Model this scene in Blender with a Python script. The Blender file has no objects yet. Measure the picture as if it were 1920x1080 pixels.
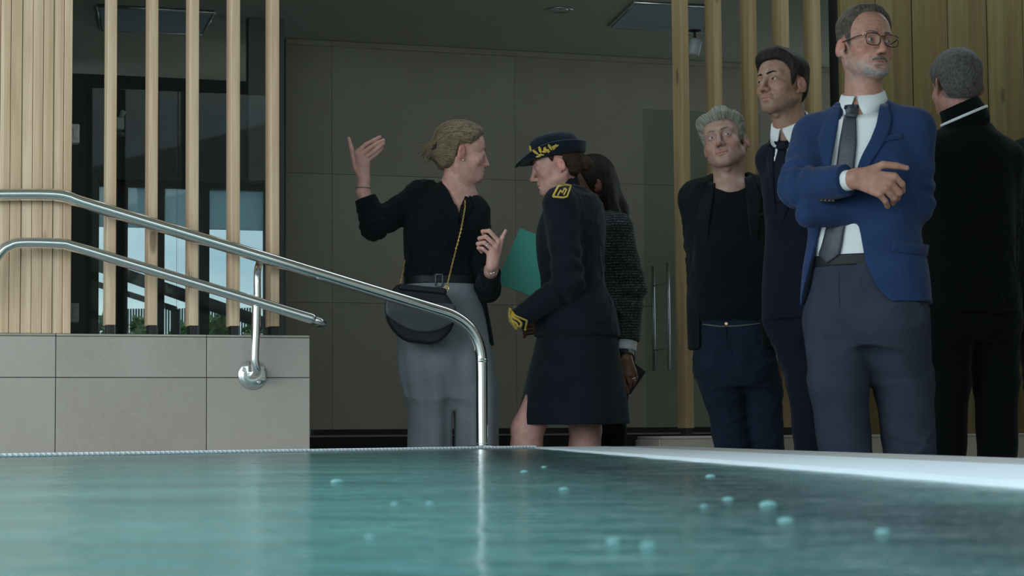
import bpy, bmesh, math, random
import numpy as np
from mathutils import Matrix, Vector
random.seed(7)
SC = bpy.context.scene
COL = SC.collection
F32 = np.float32
R_ = math.radians

# ---------------------------------------------------------------- camera, world, light, exposure
FPX = 3850.0                      # focal length in pixels of the 1920 px wide frame
EYE = np.array([0.0, 0.0, 0.5])
PITCH, ROLL = math.atan(276.6 / FPX), 0.0085
CAMM = (Matrix.Rotation(math.pi / 2 + PITCH, 3, 'X') @ Matrix.Rotation(-ROLL, 3, 'Z'))
cam_d = bpy.data.cameras.new('camera')
cam_d.sensor_width = 36.0
cam_d.lens = FPX * 36.0 / 1920.0
cam_d.clip_start = 0.05
cam_d.dof.use_dof = True
cam_d.dof.focus_distance = 7.1
cam_d.dof.aperture_fstop = 18.0
cam_o = bpy.data.objects.new('camera', cam_d)
COL.objects.link(cam_o)
cam_o.matrix_world = Matrix.Translation(EYE) @ CAMM.to_4x4()
SC.camera = cam_o
SC.view_settings.view_transform = 'Standard'
SC.view_settings.look = 'None'
SC.view_settings.exposure = 0.34
SC.view_settings.gamma = 1.0
SC.view_settings.use_curve_mapping = False
SC.cycles.max_bounces = 8
SC.cycles.diffuse_bounces = 3
SC.cycles.glossy_bounces = 4
SC.cycles.transparent_max_bounces = 12
SC.cycles.caustics_reflective = False
SC.cycles.caustics_refractive = False
SC.cycles.sample_clamp_indirect = 4.0
SC.cycles.use_denoising = True

def make_world():
    w = bpy.data.worlds.new('overcast_sky'); SC.world = w; w.use_nodes = True
    nt = w.node_tree; n = nt.nodes; l = nt.links
    for x in list(n): n.remove(x)
    out = n.new('ShaderNodeOutputWorld'); bg = n.new('ShaderNodeBackground')
    tc = n.new('ShaderNodeTexCoord'); mp = n.new('ShaderNodeMapping')
    mp.inputs['Scale'].default_value = (1, 1, 3.2)
    no = n.new('ShaderNodeTexNoise'); no.inputs['Scale'].default_value = 6.5; no.inputs['Detail'].default_value = 5
    cr = n.new('ShaderNodeValToRGB')
    cr.color_ramp.elements[0].position = .35; cr.color_ramp.elements[0].color = (.50, .66, .80, 1)
    cr.color_ramp.elements[1].position = .66; cr.color_ramp.elements[1].color = (.86, .97, 1.0, 1)
    l.new(tc.outputs['Generated'], mp.inputs['Vector']); l.new(mp.outputs[0], no.inputs['Vector'])
    l.new(no.outputs['Fac'], cr.inputs['Fac']); l.new(cr.outputs['Color'], bg.inputs['Color'])
    bg.inputs['Strength'].default_value = 1.8
    l.new(bg.outputs[0], out.inputs['Surface'])
make_world()

def area(name, loc, target, sx, sy, power, col=(1, 1, 1)):
    d = bpy.data.lights.new(name, 'AREA'); d.shape = 'RECTANGLE'; d.size = sx; d.size_y = sy
    d.energy = power; d.color = col
    o = bpy.data.objects.new(name, d); COL.objects.link(o)
    o.location = loc
    o.rotation_euler = (Vector(target) - Vector(loc)).to_track_quat('-Z', 'Y').to_euler()
    return o
# daylight coming through the window front on the camera's left and the glazing behind it
area('window_daylight', (-4.6, 1.7, 2.0), (-.3, 7.4, 1.2), 4.8, 2.2, 120, (.90, .98, 1.0))

# ---------------------------------------------------------------- pixels of the photograph -> points at a real distance
CN = np.array(CAMM)
def ray(px, py):
    v = CN @ np.array([(px - 960) / FPX, -(py - 540) / FPX, -1.0])
    return v
def P(px, py, Y):
    v = ray(px, py)
    return EYE + v * (Y / v[1])
def PZ(px, py, z):
    v = ray(px, py)
    return EYE + v * ((z - EYE[2]) / v[2])
def onplane(px, py, p0, nrm):
    v = ray(px, py)
    return EYE + v * (np.dot(np.asarray(p0) - EYE, nrm) / np.dot(v, nrm))

# ---------------------------------------------------------------- objects
def put(name, me, mat=None, parent=None):
    o = bpy.data.objects.new(name, me); COL.objects.link(o)
    if mat is not None:
        for m in (mat if isinstance(mat, (list, tuple)) else [mat]): me.materials.append(m)
    if parent is not None: o.parent = parent
    return o
def tag(o, label=None, cat=None, group=None, kind=None):
    if label: o['label'] = label
    if cat: o['category'] = cat
    if group: o['group'] = group
    if kind: o['kind'] = kind
    return o
def empty(name, loc=(0, 0, 0), parent=None):
    o = bpy.data.objects.new(name, None); COL.objects.link(o); o.location = loc
    o.empty_display_size = .05
    if parent is not None: o.parent = parent
    return o
def from_arrays(name, V, Fs, smooth=True):
    me = bpy.data.meshes.new(name)
    V = np.asarray(V, F32)
    Fs = [tuple(int(i) for i in f) for f in Fs] if not isinstance(Fs, np.ndarray) else Fs
    if isinstance(Fs, np.ndarray):
        nf, k = Fs.shape
        me.vertices.add(len(V)); me.vertices.foreach_set('co', V.ravel())
        me.loops.add(nf * k); me.loops.foreach_set('vertex_index', Fs.astype(np.int32).ravel())
        me.polygons.add(nf); me.polygons.foreach_set('loop_start', np.arange(0, nf * k, k, dtype=np.int32))
        me.update(calc_edges=True)
    else:
        me.from_pydata([tuple(v) for v in V.tolist()], [], Fs)
    if smooth: me.polygons.foreach_set('use_smooth', np.ones(len(me.polygons), bool))
    me.validate()
    return me
class MB:
    """collects simple shapes into one mesh"""
    def __init__(s): s.bm = bmesh.new(); s.mi = 0
    def box(s, size, mat4=None, bevel=0.0, seg=2):
        g = bmesh.ops.create_cube(s.bm, size=1.0)
        vs = g['verts']
        bmesh.ops.scale(s.bm, vec=size, verts=vs)
        if bevel > 0:
            es = list({e for v in vs for e in v.link_edges})
            r = bmesh.ops.bevel(s.bm, geom=es, offset=bevel, segments=seg, affect='EDGES', profile=.5)
            vs = list({v for f in r['faces'] for v in f.verts} | {v for v in vs if v.is_valid})
        if mat4 is not None: bmesh.ops.transform(s.bm, matrix=mat4, verts=vs)
        return vs
    def hexa(s, c8):
        vs = [s.bm.verts.new(tuple(c)) for c in c8]
        for f in ((0, 3, 2, 1), (4, 5, 6, 7), (0, 1, 5, 4), (1, 2, 6, 5), (2, 3, 7, 6), (3, 0, 4, 7)):
            s.bm.faces.new([vs[i] for i in f])
        return vs
    def prism(s, poly, z0, z1):
        lo = [s.bm.verts.new((p[0], p[1], z0)) for p in poly]; hi = [s.bm.verts.new((p[0], p[1], z1)) for p in poly]
        n = len(poly)
        s.bm.faces.new(lo[::-1]); s.bm.faces.new(hi)
        for i in range(n): s.bm.faces.new((lo[i], lo[(i + 1) % n], hi[(i + 1) % n], hi[i]))
    def tube(s, pts, r, seg=14, cap=True, closed=False):
        pts = [Vector(p) for p in pts]; n = len(pts)
        rr = r if hasattr(r, '__len__') else [r] * n
        rings = []; nrm = None
        for i in range(n):
            if closed: t = pts[(i + 1) % n] - pts[i - 1]
            else: t = pts[min(i + 1, n - 1)] - pts[max(i - 1, 0)]
            t.normalize()
            if nrm is None:
                a = Vector((0, 0, 1)) if abs(t.z) < .9 else Vector((1, 0, 0))
                nrm = (a - t * a.dot(t)).normalized()
            else:
                nrm = (nrm - t * nrm.dot(t)).normalized()
            b = t.cross(nrm)
            rings.append([s.bm.verts.new(pts[i] + (nrm * math.cos(2 * math.pi * k / seg) + b * math.sin(2 * math.pi * k / seg)) * rr[i]) for k in range(seg)])
        m = n if closed else n - 1
        for i in range(m):
            A, B = rings[i], rings[(i + 1) % n]
            for k in range(seg):
                f = s.bm.faces.new((A[k], A[(k + 1) % seg], B[(k + 1) % seg], B[k])); f.smooth = True
        if cap and not closed:
            s.bm.faces.new(rings[0][::-1]); s.bm.faces.new(rings[-1])
    def cyl(s, a, b, ra, rb=None, seg=24):
        s.tube([a, b], [ra, ra if rb is None else rb], seg)
    def lathe(s, prof, mat4, seg=32):
        rings = []
        for (r, z) in prof:
            rings.append([s.bm.verts.new(mat4 @ Vector((r * math.cos(2 * math.pi * k / seg), r * math.sin(2 * math.pi * k / seg), z))) for k in range(seg)])
        for A, B in zip(rings, rings[1:]):
            for k in range(seg):
                f = s.bm.faces.new((A[k], A[(k + 1) % seg], B[(k + 1) % seg], B[k])); f.smooth = True
        s.bm.faces.new(rings[0][::-1]); s.bm.faces.new(rings[-1])
    def sphere(s, mat4, u=16, v=10):
        r = bmesh.ops.create_uvsphere(s.bm, u_segments=u, v_segments=v, radius=1.0)
        bmesh.ops.transform(s.bm, matrix=mat4, verts=r['verts'])
        for f in {f for x in r['verts'] for f in x.link_faces}: f.smooth = True
        return r['verts']
    def build(s, name, mat, parent=None, recalc=True):
        if recalc: bmesh.ops.recalc_face_normals(s.bm, faces=s.bm.faces)
        me = bpy.data.meshes.new(name); s.bm.to_mesh(me); s.bm.free()
        return put(name, me, mat, parent)
def catmull(pts, n=8, closed=False):
    pts = [np.asarray(p, float) for p in pts]; out = []; m = len(pts)
    rng = range(m if closed else m - 1)
    for i in rng:
        if closed: p0, p1, p2, p3 = pts[i - 1], pts[i], pts[(i + 1) % m], pts[(i + 2) % m]
        else: p0, p1, p2, p3 = pts[max(i - 1, 0)], pts[i], pts[i + 1], pts[min(i + 2, m - 1)]
        for k in range(n):
            t = k / n
            out.append(.5 * ((2 * p1) + (-p0 + p2) * t + (2 * p0 - 5 * p1 + 4 * p2 - p3) * t * t + (-p0 + 3 * p1 - 3 * p2 + p3) * t ** 3))
    if not closed: out.append(pts[-1])
    return out
def frame4(o, x, y, z):
    m = Matrix.Identity(4)
    for i, v in enumerate((x, y, z, o)):
        for j in range(3): m[j][i] = float(v[j])
    return m

# ---------------------------------------------------------------- materials
def lin(h):
    h = h.lstrip('#'); c = [int(h[i:i + 2], 16) / 255 for i in (0, 2, 4)]
    return tuple((x / 12.92 if x <= .04045 else ((x + .055) / 1.055) ** 2.4) for x in c)
class Mat:
    def __init__(s, name):
        s.m = bpy.data.materials.new(name); s.m.use_nodes = True
        s.n = s.m.node_tree.nodes; s.l = s.m.node_tree.links
        for x in list(s.n): s.n.remove(x)
        s.out = s.n.new('ShaderNodeOutputMaterial'); s.b = s.n.new('ShaderNodeBsdfPrincipled')
        s.l.new(s.b.outputs[0], s.out.inputs['Surface'])
    def new(s, t, **kw):
        x = s.n.new('ShaderNode' + t)
        for k, v in kw.items():
            if hasattr(x, k): setattr(x, k, v)
            else: x.inputs[k].default_value = v
        return x
    def set(s, **kw):
        for k, v in kw.items():
            k = k.replace('_', ' ')
            s.b.inputs[k].default_value = (*v, 1) if isinstance(v, tuple) and len(v) == 3 and 'Color' in k or k.endswith('Tint') and isinstance(v, tuple) else v
        return s
    def link(s, a, b): s.l.new(a, b); return s
    def coord(s, scale=(1, 1, 1), kind='Object'):
        tc = s.new('TexCoord'); mp = s.new('Mapping'); mp.inputs['Scale'].default_value = scale
        s.l.new(tc.outputs[kind], mp.inputs['Vector']); return mp.outputs[0]
    def noise(s, vec, scale, detail=3, rough=.5, dist=0.0):
        x = s.new('TexNoise'); x.inputs['Scale'].default_value = scale; x.inputs['Detail'].default_value = detail
        x.inputs['Roughness'].default_value = rough; x.inputs['Distortion'].default_value = dist
        if vec is not None: s.l.new(vec, x.inputs['Vector'])
        return x.outputs['Fac']
    def ramp(s, fac, stops):
        x = s.new('ValToRGB'); cr = x.color_ramp
        while len(cr.elements) < len(stops): cr.elements.new(.5)
        for e, (p, c) in zip(cr.elements, stops): e.position = p; e.color = (*c, 1)
        s.l.new(fac, x.inputs['Fac']); return x.outputs['Color']
    def mix(s, fac, a, b, mode='MIX'):
        x = s.new('Mix', data_type='RGBA', blend_type=mode)
        for sock, v in ((x.inputs[0], fac), (x.inputs[6], a), (x.inputs[7], b)):
            if hasattr(v, 'is_output'): s.l.new(v, sock)
            else: sock.default_value = (*v, 1) if isinstance(v, tuple) else v
        return x.outputs[2]
    def math(s, op, a, b=0.0):
        x = s.new('Math', operation=op)
        for sock, v in zip(x.inputs, (a, b)):
            if hasattr(v, 'is_output'): s.l.new(v, sock)
            else: sock.default_value = v
        return x.outputs[0]
    def bump(s, h, strength=.3, dist=.01):
        x = s.new('Bump'); x.inputs['Strength'].default_value = strength; x.inputs['Distance'].default_value = dist
        s.l.new(h, x.inputs['Height']); s.l.new(x.outputs[0], s.b.inputs['Normal'])
    def color(s, c): s.l.new(c, s.b.inputs['Base Color']) if hasattr(c, 'is_output') else s.b.inputs['Base Color'].__setattr__('default_value', (*c, 1)); return s

def m_plain(name, col, rough=.5, metal=0.0, spec=.5):
    m = Mat(name); m.set(Base_Color=col, Roughness=rough, Metallic=metal); m.b.inputs['Specular IOR Level'].default_value = spec
    return m.m
def m_cloth(name, col, var=.25, scale=900, sheen=.0, rough=.9, bump=.15):
    m = Mat(name); v = m.coord()
    a = m.noise(v, 14, 3); b = m.noise(v, scale, 1)
    dark = tuple(c * (1 - var) for c in col); lt = tuple(min(1, c * (1 + var)) for c in col)
    c1 = m.ramp(a, [(.3, dark), (.7, lt)])
    c2 = m.mix(.35, c1, m.ramp(b, [(.3, tuple(c * .6 for c in col)), (.7, tuple(min(1, c * 1.4) for c in col))]))
    m.color(c2); m.set(Roughness=rough); m.b.inputs['Specular IOR Level'].default_value = .07
    m.b.inputs['Sheen Weight'].default_value = sheen
    m.bump(b, bump, .002)
    return m.m
def m_wood(name, light, dark, knot=True, gscale=1.0):
    m = Mat(name)
    oi = m.new('ObjectInfo'); tc = m.new('TexCoord')
    add = m.new('VectorMath', operation='ADD'); sc = m.new('VectorMath', operation='SCALE'); sc.inputs[3].default_value = 37.0
    cmb = m.new('CombineXYZ'); m.link(oi.outputs['Random'], cmb.inputs[0]); m.link(oi.outputs['Random'], cmb.inputs[1]); m.link(oi.outputs['Random'], cmb.inputs[2])
    m.link(cmb.outputs[0], sc.inputs[0]); m.link(tc.outputs['Object'], add.inputs[0]); m.link(sc.outputs[0], add.inputs[1])
    mp = m.new('Mapping'); mp.inputs['Scale'].default_value = (22 * gscale, 22 * gscale, 1.1); m.link(add.outputs[0], mp.inputs['Vector'])
    g = m.noise(mp.outputs[0], 1.6, 6, .6, .6)
    mp2 = m.new('Mapping'); mp2.inputs['Scale'].default_value = (140, 140, 2.5); m.link(add.outputs[0], mp2.inputs['Vector'])
    f = m.noise(mp2.outputs[0], 1.0, 3)
    mid = tuple((a + b) / 2 for a, b in zip(light, dark))
    c = m.ramp(g, [(.28, dark), (.47, mid), (.62, light)])
    # two laminates glued side by side, each with its own tone
    sxx = m.new('SeparateXYZ'); m.link(tc.outputs['Object'], sxx.inputs[0])
    edge = m.math('MULTIPLY', m.math('SUBTRACT', m.math('FRACT', m.math('MULTIPLY', oi.outputs['Random'], 7.3)), .5), .022)
    lam = m.math('GREATER_THAN', sxx.outputs[0], edge)
    c = m.mix(m.math('MULTIPLY', lam, m.math('FRACT', m.math('MULTIPLY', oi.outputs['Random'], 13.7))), c, m.mix(1.0, c, (.80, .72, .66), 'MULTIPLY'))
    tone = m.ramp(oi.outputs['Random'], [(0, (.86, .78, .70)), (.45, (1, .98, .95)), (1, (1.06, 1.05, 1.03))])
    c = m.mix(1.0, c, tone, 'MULTIPLY')
    c = m.mix(.25, c, m.ramp(f, [(.3, tuple(x * .7 for x in mid)), (.7, light)]))
    if knot:
        mp3 = m.new('Mapping'); mp3.inputs['Scale'].default_value = (9, 9, 2.6); m.link(add.outputs[0], mp3.inputs['Vector'])
        vo = m.new('TexVoronoi'); vo.inputs['Scale'].default_value = 1.0; m.link(mp3.outputs[0], vo.inputs['Vector'])
        k = m.ramp(vo.outputs['Distance'], [(.08, (1, 1, 1)), (.15, (0, 0, 0))])
        kk = m.new('SeparateColor'); m.link(k, kk.inputs[0])
        c = m.mix(m.math('MULTIPLY', kk.outputs[0], .8), c, tuple(x * .33 for x in dark))
    m.color(c); m.set(Roughness=.62); m.b.inputs['Specular IOR Level'].default_value = .3
    m.bump(f, .12, .002)
    return m.m
def m_stone(name, a, b, scale=3.0, rough=.55, bump=.06, spec=.4):
    m = Mat(name); oi = m.new('ObjectInfo'); tc = m.new('TexCoord')
    add = m.new('VectorMath', operation='ADD'); cmb = m.new('CombineXYZ')
    r = m.math('MULTIPLY', oi.outputs['Random'], 31.0)
    for i in range(3): m.link(r, cmb.inputs[i])
    m.link(tc.outputs['Object'], add.inputs[0]); m.link(cmb.outputs[0], add.inputs[1])
    n1 = m.noise(add.outputs[0], scale, 6, .6, .8); n2 = m.noise(add.outputs[0], scale * 60, 2)
    c = m.ramp(n1, [(.3, a), (.55, tuple((x + y) / 2 for x, y in zip(a, b))), (.75, b)])
    tone = m.ramp(oi.outputs['Random'], [(0, (.93, .92, .91)), (1, (1.05, 1.05, 1.05))])
    c = m.mix(1.0, c, tone, 'MULTIPLY')
    c = m.mix(.12, c, m.ramp(n2, [(.3, tuple(x * .5 for x in a)), (.7, b)]))
    m.color(c); m.set(Roughness=rough); m.b.inputs['Specular IOR Level'].default_value = spec
    m.bump(n1, bump, .01)
    return m.m
def m_metal(name, col=(.78, .80, .80), rough=.14, br=0.0):
    m = Mat(name); m.set(Base_Color=col, Metallic=1.0, Roughness=rough)
    v = m.coord(); n = m.noise(v, 60, 3)
    rr = m.new('MapRange'); rr.inputs[3].default_value = rough * .7; rr.inputs[4].default_value = rough * 1.4
    m.link(n, rr.inputs[0]); m.link(rr.outputs[0], m.b.inputs['Roughness'])
    return m.m
def m_glass(name, tint=(.8, .88, .86), ior=1.45, rough=.02):
    m = Mat(name); m.n.remove(m.b)
    tr = m.new('BsdfTransparent'); tr.inputs[0].default_value = (*tint, 1)
    gl = m.new('BsdfGlossy'); gl.inputs['Roughness'].default_value = rough; gl.inputs['Color'].default_value = (.9, .95, .95, 1)
    fr = m.new('Fresnel'); fr.inputs['IOR'].default_value = ior
    mx = m.new('MixShader'); m.link(fr.outputs[0], mx.inputs[0]); m.link(tr.outputs[0], mx.inputs[1]); m.link(gl.outputs[0], mx.inputs[2])
    m.link(mx.outputs[0], m.out.inputs['Surface'])
    return m.m
def m_skin(name):
    m = Mat(name); at = m.new('Attribute'); at.attribute_name = 'tint'
    v = m.coord(); n = m.noise(v, 45, 4); n2 = m.noise(v, 420, 2)
    c = m.mix(.5, at.outputs['Color'], m.mix(1.0, at.outputs['Color'], m.ramp(n, [(.35, (.78, .66, .62)), (.65, (1.12, 1.08, 1.06))]), 'MULTIPLY'))
    m.color(c); m.set(Roughness=.48); m.b.inputs['Specular IOR Level'].default_value = .38
    m.b.inputs['Subsurface Weight'].default_value = .12; m.b.inputs['Subsurface Radius'].default_value = (.012, .005, .003)
    m.b.inputs['Subsurface Scale'].default_value = .6
    m.bump(n2, .12, .0015)
    return m.m
def m_hair(name, dark, light, rough=.5):
    m = Mat(name); at = m.new('Attribute'); at.attribute_name = 'strand'
    n = m.noise(at.outputs['Vector'], 1.0, 5, .65); n2 = m.noise(at.outputs['Vector'], 4.0, 3, .6)
    f = m.math('ADD', m.math('MULTIPLY', n, .6), m.math('MULTIPLY', n2, .4))
    m.color(m.ramp(f, [(.36, dark), (.5, tuple((a + b) / 2 for a, b in zip(dark, light))), (.62, light)]))
    m.set(Roughness=rough + .08); m.b.inputs['Specular IOR Level'].default_value = .2
    m.bump(f, .7, .006)
    return m.m
# ---------------------------------------------------------------- signed distance shapes -> one continuous surface
def unit(v):
    v = np.asarray(v, float); return v / max(np.linalg.norm(v), 1e-9)
def sstep(x, a, b):
    t = np.clip((x - a) / (b - a), 0, 1); return t * t * (3 - 2 * t)
class Cone:
    """round cone a->b; rip = (amplitude, waves, centre t, width t) makes sleeve folds"""
    def __init__(s, a, b, ra, rb, k=.01, op=1, rip=None, flat=None):
        s.a = np.asarray(a, float); s.b = np.asarray(b, float); s.ra, s.rb, s.k, s.op, s.rip, s.flat = ra, rb, k, op, rip, flat
        s.lo = np.minimum(s.a, s.b) - max(ra, rb); s.hi = np.maximum(s.a, s.b) + max(ra, rb)
    def d(s, p):
        ab = s.b - s.a; L2 = max(ab @ ab, 1e-12)
        q = p - s.a.astype(F32)
        t0 = q @ (ab / L2).astype(F32); t = np.clip(t0, 0, 1)
        v = q - t[:, None] * ab.astype(F32)
        if s.flat is not None:            # (axis, factor): squeeze across one direction
            ax, fa = s.flat; ax = unit(ax).astype(F32)
            w = v @ ax; v = v + (w * (fa - 1))[:, None] * ax
        r = s.ra + (s.rb - s.ra) * t
        if s.rip:
            A, n, tc, tw = s.rip
            ph = np.sin(q @ np.array([31., 23., 17.], F32)) * 1.3
            r = r + A * np.sin(t0 * n * 6.283 + ph) * np.exp(-((t0 - tc) / tw) ** 2)
        return np.sqrt((v * v).sum(1)) - r
class Ell:
    def __init__(s, c, r, R=None, k=.01, op=1):
        s.c = np.asarray(c, float); s.r = np.asarray(r, float); s.R = np.eye(3) if R is None else np.asarray(R); s.k, s.op = k, op
        e = np.sqrt(((s.R * s.r) ** 2).sum(1)); s.lo, s.hi = s.c - e, s.c + e
    def d(s, p):
        q = (p - s.c.astype(F32)) @ s.R.astype(F32)
        a = q / s.r.astype(F32); b = a / s.r.astype(F32)
        k0 = np.sqrt((a * a).sum(1)); k1 = np.sqrt((b * b).sum(1)) + 1e-9
        return k0 * (k0 - 1) / k1
class Box:
    def __init__(s, c, half, R=None, rnd=.005, k=.005, op=1):
        s.c = np.asarray(c, float); s.h = np.asarray(half, float); s.R = np.eye(3) if R is None else np.asarray(R); s.rnd, s.k, s.op = rnd, k, op
        e = np.abs(s.R * s.h).sum(1); s.lo, s.hi = s.c - e, s.c + e
    def d(s, p):
        q = np.abs((p - s.c.astype(F32)) @ s.R.astype(F32)) - (s.h - s.rnd).astype(F32)
        return np.sqrt((np.maximum(q, 0) ** 2).sum(1)) + np.minimum(q.max(1), 0) - s.rnd
class Fn:
    def __init__(s, f, lo, hi, k=.004, op=1):
        s.f, s.k, s.op = f, k, op; s.lo, s.hi = np.asarray(lo, float), np.asarray(hi, float)
    def d(s, p): return s.f(p)
class Frame:
    """upright body frame: +x the body's own right, +y forward, +z up; yaw 0 faces the camera, positive turns to the picture's right"""
    def __init__(s, X, Y, yaw, z=0.0):
        a = R_(yaw); s.o = np.array([X, Y, z])
        f = np.array([math.sin(a), -math.cos(a), 0]); u = np.array([0, 0, 1.]); s.R = np.stack([np.cross(f, u), f, u], 1)
    def w(s, p): return s.o + s.R @ np.asarray(p, float)
    def loc(s, p): return (np.asarray(p) - s.o.astype(F32)) @ s.R.astype(F32)
class Loft:
    """stack of super-ellipses; rows of (z, cx, cy, rx, ry)"""
    def __init__(s, fr, rows, n=2.3, k=.02, op=1, fold=None):
        s.fr = fr; T = np.array(sorted(rows)); s.T = T; s.n, s.k, s.op, s.fold = n, k, op, fold
        zz = np.linspace(T[0, 0], T[-1, 0], 60); s.z = zz
        def cub(col):
            m = len(T); out = np.zeros_like(zz)
            for i, z in enumerate(zz):
                j = min(max(np.searchsorted(T[:, 0], z) - 1, 0), m - 2)
                t = (z - T[j, 0]) / (T[j + 1, 0] - T[j, 0]); p0, p1, p2, p3 = (T[max(j - 1, 0), col], T[j, col], T[j + 1, col], T[min(j + 2, m - 1), col])
                v = .5 * (2 * p1 + (p2 - p0) * t + (2 * p0 - 5 * p1 + 4 * p2 - p3) * t * t + (3 * p1 - p0 - 3 * p2 + p3) * t ** 3)
                out[i] = v
            return out
        s.cx, s.cy, s.rx, s.ry = (cub(i) for i in (1, 2, 3, 4))
        m = max(s.rx.max() + np.abs(s.cx).max(), s.ry.max() + np.abs(s.cy).max())
        s.lo = fr.o + np.array([-m, -m, zz[0]]); s.hi = fr.o + np.array([m, m, zz[-1]])
    def d(s, p):
        q = s.fr.loc(p); z = q[:, 2]
        f = lambda a: np.interp(z, s.z, a).astype(F32)
        rx, ry = f(s.rx), f(s.ry); x = (q[:, 0] - f(s.cx)); y = (q[:, 1] - f(s.cy))
        if s.fold is not None:
            g = s.fold(q, np.arctan2(y / ry, x / rx)); rx = rx + g; ry = ry + g
        x = np.abs(x / rx); y = np.abs(y / ry)
        k = (x ** s.n + y ** s.n) ** (1 / s.n)
        # gradient-scaled distance
        gx = (x / np.maximum(k, 1e-6)) ** (s.n - 1) / rx; gy = (y / np.maximum(k, 1e-6)) ** (s.n - 1) / ry
        d = (k - 1) / np.maximum(np.sqrt(gx * gx + gy * gy), 1e-6)
        d = np.where(k < .3, -.5 * np.minimum(rx, ry), d)
        return np.maximum(d, np.maximum(s.z[0] - z, z - s.z[-1]))
def smin(a, b, k):
    h = np.maximum(k - np.abs(a - b), 0) / k
    return np.minimum(a, b) - h * h * k * .25
def evals(prims, p, disp=None):
    p = np.asarray(p, F32); d = None
    for q in prims:
        v = q.d(p)
        if d is None: d = v.astype(F32)
        elif q.op > 0: d = smin(d, v, q.k)
        else: d = -smin(-d, v, q.k)
    if disp is not None: d = d + disp(p)
    return d
class Group:
    """several shapes with their own cuts, joined to the rest as one"""
    def __init__(s, prims, k=.03):
        s.q, s.k, s.op = prims, k, 1; ps = [q for q in prims if q.op > 0]
        s.lo, s.hi = np.min([q.lo for q in ps], 0), np.max([q.hi for q in ps], 0)
    def d(s, p): return evals(s.q, p)
def wob(p, f, seed, n=4):
    r = np.random.RandomState(seed); out = np.zeros(len(p), F32)
    for i in range(n):
        v = r.normal(size=3); v = v / np.linalg.norm(v) * f * (.6 + .9 * r.rand())
        out += np.sin(p @ v.astype(F32) + F32(r.rand() * 6.28) + .8 * np.sin(p @ (v[[1, 2, 0]] * .7).astype(F32)))
    return out / n
def sdf_mesh(prims, h, disp=None, lo=None, hi=None, pad=.02):
    """surface nets on a sparse grid; returns vertices and quads"""
    pos = [q for q in prims if q.op > 0]
    if lo is None: lo = np.min([q.lo for q in pos], 0)
    if hi is None: hi = np.max([q.hi for q in pos], 0)
    lo = np.asarray(lo) - pad; hi = np.asarray(hi) + pad
    B = 12; nb = np.ceil((hi - lo) / (h * B)).astype(int); n = nb * B
    bi = np.stack(np.meshgrid(*[np.arange(k) for k in nb], indexing='ij'), -1).reshape(-1, 3)
    ctr = lo + (bi + .5) * B * h; Rb = B * h * .8661
    cd = np.empty((len(prims), len(bi)), F32); tot = None
    for i, q in enumerate(prims):
        v = q.d(ctr.astype(F32)); cd[i] = v
        if tot is None: tot = v.astype(F32)
        elif q.op > 0: tot = smin(tot, v, q.k)
        else: tot = -smin(-tot, v, q.k)
    V = np.ones(tuple(n + 1), F32)
    act = np.abs(tot) < Rb * 1.7 + .01
    for b, t in zip(bi[~act & (tot < 0)], tot[~act & (tot < 0)]):
        o = b * B; V[o[0]:o[0] + B + 1, o[1]:o[1] + B + 1, o[2]:o[2] + B + 1] = -1
    g = np.stack(np.meshgrid(*[np.arange(B + 1)] * 3, indexing='ij'), -1).reshape(-1, 3).astype(F32) * F32(h)
    for j in np.nonzero(act)[0]:
        o = bi[j] * B; p = (g + (lo + o * h).astype(F32))
        use = [q for i, q in enumerate(prims) if cd[i, j] < Rb * 1.5 + q.k + .012]
        if not use or use[0].op < 0:
            d = np.full(len(p), Rb, F32) if not use else None
            if d is None: d = evals(prims, p, disp)
        else: d = evals(use, p, disp)
        V[o[0]:o[0] + B + 1, o[1]:o[1] + B + 1, o[2]:o[2] + B + 1] = d.reshape(B + 1, B + 1, B + 1)
    V[0] = V[-1] = 1; V[:, 0] = V[:, -1] = 1; V[:, :, 0] = V[:, :, -1] = 1
    I = V < 0
    c = np.zeros(tuple(n), np.int8)
    offs = [(i, j, k) for i in (0, 1) for j in (0, 1) for k in (0, 1)]
    for (i, j, k) in offs: c += I[i:n[0] + i, j:n[1] + j, k:n[2] + k]
    ci = np.argwhere((c > 0) & (c < 8))
    M = len(ci)
    cv = np.stack([V[ci[:, 0] + i, ci[:, 1] + j, ci[:, 2] + k] for (i, j, k) in offs], 1)
    oo = np.array(offs, F32); acc = np.zeros((M, 3), F32); cnt = np.zeros(M, F32)
    for a in range(8):
        for ax in range(3):
            if offs[a][ax] == 0:
                b = a + (4, 2, 1)[ax]
                m = (cv[:, a] < 0) != (cv[:, b] < 0)
                t = cv[m, a] / (cv[m, a] - cv[m, b])
                acc[m] += oo[a] + t[:, None] * (oo[b] - oo[a]); cnt[m] += 1
    vert = lo + (ci + acc / cnt[:, None]) * h
    idx = np.full(tuple(n), -1, np.int32); idx[ci[:, 0], ci[:, 1], ci[:, 2]] = np.arange(M)
    quads = []
    for ax in range(3):
        s0 = [slice(1, n[i]) for i in range(3)]; s1 = list(s0)
        s0[ax] = slice(0, n[ax]); s1[ax] = slice(1, n[ax] + 1)
        A = I[tuple(s0)]; Bm = I[tuple(s1)]
        e = np.argwhere(A != Bm)
        off = np.ones(3, int); off[ax] = 0
        e = e + off
        u, w = [(1, 2), (2, 0), (0, 1)][ax]
        def at(du, dw):
            q = e.copy(); q[:, u] -= du; q[:, w] -= dw
            return idx[q[:, 0], q[:, 1], q[:, 2]]
        Q = np.stack([at(1, 1), at(0, 1), at(0, 0), at(1, 0)], 1)
        fl = ~I[e[:, 0], e[:, 1], e[:, 2]]
        Q[fl] = Q[fl][:, ::-1]
        quads.append(Q)
    Q = np.concatenate(quads); Q = Q[(Q >= 0).all(1)]
    return vert, Q
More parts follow.
